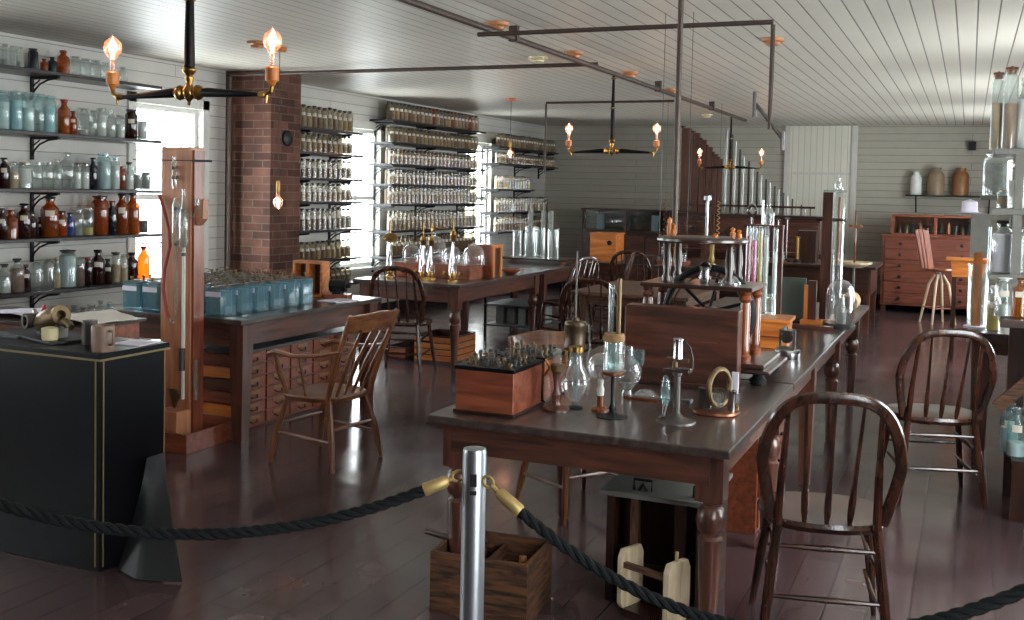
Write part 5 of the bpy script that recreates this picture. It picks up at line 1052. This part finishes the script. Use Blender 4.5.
for (px,py,y,w,h,kind,gl,ct,fl,st,lab_,wd) in [
  (996,143,5.95,.06,.4,'tube','clear','tan',.6,'copper',0,'tall narrow jar of pinkish tan material, left on the top rack shelf'),
  (1009,143,5.9,.07,.42,'tube','clear','crockbrown',.55,'copper',0,'tall narrow jar with orange brown top, second on the rack top'),
  (1023,143,5.9,.07,.36,'bottle','clear','powder',.7,'clear',0,'white-filled clear bottle at the right on the rack top'),
  (1003,205,6.05,.06,.1,'jar','clear','tan',.6,'tan',0,'low clear jar on the middle rack shelf'),
  (1019,205,5.9,.11,.24,'jar','clear','powder',.6,'tan',0,'wide clear jar of white powder on the middle rack shelf'),
  (1001,268,5.9,.10,.27,'bottle','clear','paper',.75,'lid',0,'tall clear jar wrapped in white cloth on the lower rack shelf'),
  (1018,268,5.95,.12,.24,'jar','clear',None,.5,'lid',0,'wide empty clear jar on the lower rack shelf')]:
    q=atY(px,py,y);z={143:1.83,205:1.53,268:1.2}[py]
    make_jar('glass_jar',wd,'jar',(q.x,y,z),w,h,kind,gl,ct,fl,st,False)
for (px,y,z,w,h,kind,gl,ct,fl,st,wd) in [(994,6.9,.79,.08,.27,'bottle','amber' if 0 else 'clear','yellow',.6,'powder','yellow and red filled bottle on the right bench by the rack'),(1004,5.8,.99,.09,.2,'jar','clear','greypowder',.3,'powder','clear jar with wide white lid on the dark bench under the rack'),(1020,5.8,.99,.09,.2,'bottle','amberbright',None,.3,'copper','bright orange glass bottle at the frame edge on the dark bench'),
    (1015,5.85,.3,.09,.25,'bottle','aqua','powder',.5,'clear','clear white-labelled bottle on the low shelf of the right bench'),(1023,5.75,.3,.09,.25,'bottle','aqua','powder',.3,'clear','second clear bottle at the right edge of the low shelf')]:
    q=atY(px,300,y);make_jar('glass_bottle',wd,'bottle',(q.x,y,z),w,h,kind,gl,ct,fl,st,True)
# far shelf with stacked large jar
sh=shelf(.06,.98,7.05,7.4,1.6,'grey shelf behind the jar rack carrying a large lidded glass jar',(),mat='greyshelf')
jface=-1.6
q=atY(997,195,7.2);make_jar('glass_jar','large clear jar of pale grey lumps with a cloth lid, behind the rack','jar',(q.x+.0,7.2,1.6),.17,.27,'jar','clear','greypowder',.75,'greyshelf',False)
# ---------------------------------------------------------------- under the near table
t=thing('low_cabinet','low black open cabinet with grey top under the near table','cabinet',(-.99,4.0,0))
MB().box(-.26,.15,-.24,.24,.42,.44).build('cabinet_top',K['greyshelf'],t,bevel=.003)
for x in (-.24,.11):MB().box(x,x+.03,-.2,.2,0,.42).build('side_panel',W['darkz'],t)
MB().box(-.21,.11,.18,.2,0,.42).build('back_panel',W['darkz'],t);MB().box(-.21,.11,-.2,.18,.01,.03).build('bottom_board',W['darkx'],t)
MB().box(-.14,-.11,-.22,-.19,0,.42).build('front_post',W['oldz'],t);MB().box(.03,.07,-.22,-.19,0,.42).build('front_post',W['darkz'],t)
for x in (-.14,.09):
    m=MB();m.tube([(x,-.18,.44),(x,-.18,.48),(x+.07,-.18,.48),(x+.07,-.18,.44)],.006,6);m.tube([(x+.02,-.18,.44),(x+.035,-.18,.465),(x+.05,-.18,.44)],.008,6);m.build('wire_handle',K['black'],t)
t=thing('winding_frame','pale wooden hand winding frame leaning before the low cabinet','winding frame',(-.98,3.68,0),math.radians(-22))
T1=Matrix.Rotation(.0,4,'Y')
m=MB();m.prism([(-.05,.03),(.05,.03),(.065,.05),(.065,.22),(.05,.25),(-.05,.25),(-.065,.22),(-.065,.05)],.06,.085,0,'yz');m.build('end_board',W['palez'],t,bevel=.002)
m=MB();m.prism([(-.05,.03),(.05,.03),(.065,.05),(.065,.22),(.05,.25),(-.05,.25),(-.065,.22),(-.065,.05)],-.15,-.13,0,'yz');m.build('end_board',W['palez'],t,bevel=.002)
MB().box(-.13,.06,-.055,-.035,.185,.205).build('cross_bar',W['oldx'],t);MB().box(-.13,.06,.03,.045,.05,.07).build('cross_bar',W['oldx'],t);MB().box(-.13,.06,-.05,.05,0.0,.03).build('base_block',W['darkx'],t);MB().tube([(.07,0,.24),(.07,0,.285)],.006,8).build('peg',W['palez'],t)
t=thing('drawer_unit','brown unit with small drawers under the long table, right side','drawer unit',(-.97,5.2,0))
MB().box(-.16,.12,-.35,.35,0,.45).build('unit_body',W['redy'],t,bevel=.003)
for r_ in range(3):
    for c in range(2):
        d=MB().box(.12,.13,-.33+.34*c,-.01+.34*c,.03+.14*r_,.155+.14*r_).build('drawer',W['redy'],t,bevel=.002);MB().tube([(.13,-.17+.34*c,.09+.14*r_),(.15,-.17+.34*c,.09+.14*r_)],.01,8).build('knob',K['black'],d)
t=thing('black_crate','black slatted box on the floor beneath the long table, further back','box',(-1.25,6.3,0));MB().box(-.25,.2,-.2,.2,0,.3).build('crate_body',K['black'],t,bevel=.004);MB().box(-.26,.21,-.21,.21,.3,.33).build('crate_top',K['greyshelf'],t)
# toolbox
t=thing('wooden_toolbox','old open plank tool box with scorched grain under the near table corner','tool box',(-1.6,3.56,0),math.radians(4));t.scale=(1,1,1.15)
MB().box(-.19,.19,-.15,-.135,0,.2).build('front_plank',W['oldx'],t,bevel=.002);MB().box(-.19,.19,.135,.15,0,.2).build('back_plank',W['oldx'],t,bevel=.002)
MB().box(-.19,-.175,-.135,.135,0,.2).build('end_plank',W['oldy'],t,bevel=.002);MB().box(.175,.19,-.135,.135,0,.2).build('end_plank',W['oldy'],t,bevel=.002);MB().box(-.175,.175,-.135,.135,0,.012).build('bottom_plank',W['darkx'],t);MB().box(-.0,.012,-.135,.135,.012,.17).build('divider',W['oldy'],t)
o=MB().tube([(-.06,0,0),(.06,0,.0),(.1,0,.005),(.24,.0,.02)],[.012,.016,.012,.009],10).tube([(.1,.0,.0),(.13,.02,-.02),(.17,.03,-.05),(.2,.02,-.01)],.008,6).build('hand_brace',W['darkx'],None,(-1.83,3.56,.235),rz=-.2);tag(o,'dark turned tool handle lying across the tool box left end','hand tool')
o=MB().lathe([(.001,-.05),(.05,-.05),(.03,-.02),(.05,.0),(.03,.03),(.045,.05),(.001,.05)],14,0,T=Matrix.Rotation(.7,4,'Y')).build('turned_block',W['tablez'],None,(-1.68,3.6,.2));tag(o,'turned brown wooden block sticking out of the tool box','wooden block')
o=MB().tube([(0,0,0),(.0,0,.08)],[.02,.014],10).build('chisel_handle',W['arm'+'z'],None,(-1.45,3.5,.15));tag(o,'worn wooden handle standing at the tool box right end','handle')
# ---------------------------------------------------------------- stanchion and ropes
sx_,sy_=-1.063,2.25
def stanchion(label,x,y):
    t=thing('stanchion',label,'stanchion',(x,y,0))
    MB().lathe([(.001,0),(.17,0),(.17,.008),(.03,.025),(.029,.03),(.029,.94),(.027,.95),(.001,.952)],32).build('post',K['steel'],t)
    for z,h in ((.865,.03),(.845,.01)): MB().box(-.008,.008,-.0305,-.028,z,z+h).build('slot',K['black'],t)
    return t
st=stanchion('brushed steel stanchion post holding the black rope, nearest object',sx_,sy_);st.rotation_euler.z=.38
stanchion('steel stanchion post at the left end of the left rope',-2.15,1.62);stanchion('steel stanchion post at the right end of the right rope',.29,2.32)
def rope(label,a,b,low,name='barrier_rope'):
    a,b=Vector(a),Vector(b);t=thing(name,label,'rope',a);N=60
    sag=low
    def pt(f):
        p=a.lerp(b,f);p=Vector((p.x,p.y,p.z-sag*4*f*(1-f)));return p-a
    L_=(b-a).length
    f0=.085/L_;f1=1-f0
    def pt(f):
        p=a.lerp(b,f);return Vector((p.x,p.y,p.z-sag*4*f*(1-f)))-a
    for s_ in range(3):
        pts=[];K_=200
        for i in range(K_+1):
            f=f0+(f1-f0)*i/K_;p=pt(f);ph=2*PI*s_/3+f*L_/.085*2*PI
            d=(pt(min(1,f+.01))-pt(max(0,f-.01))).normalized();u=Vector((0,0,1));u=(u-d*u.dot(d)).normalized();w=d.cross(u)
            pts.append(p+(u*math.cos(ph)+w*math.sin(ph))*.0068)
        MB().tube(pts,.0078,7).build('strand',K['rope'],t)
    for e in (0,1):
        g=lambda m_: pt(m_/L_ if e==0 else 1-m_/L_)
        MB().tube([g(.036),g(.042),g(.09),g(.094)],[.010,.0145,.016,.014],14).build('end_sleeve',K['goldrope'],t)
        p,q=g(.0),g(.04);dn=(q-p).normalized();u=Vector((0,0,1));u=(u-dn*u.dot(dn)).normalized();c=p+dn*.014
        MB().tube([c+dn*.014*math.cos(x)+u*.012*math.sin(x) for x in [2*PI*k/18 for k in range(18)]],.0042,6,closed=True).tube([c+dn*.012,q],.006,8).build('hook_ring',K['goldrope'],t)
lt=Vector((sx_-.03,sy_,.885));rt=Vector((sx_+.03,sy_-.01,.885))
rope('black twisted barrier rope sagging left from the steel stanchion',lt,(-2.12,1.63,.885),.135)
rope('black twisted barrier rope hanging right from the steel stanchion',rt,(.26,2.32,.885),.26)
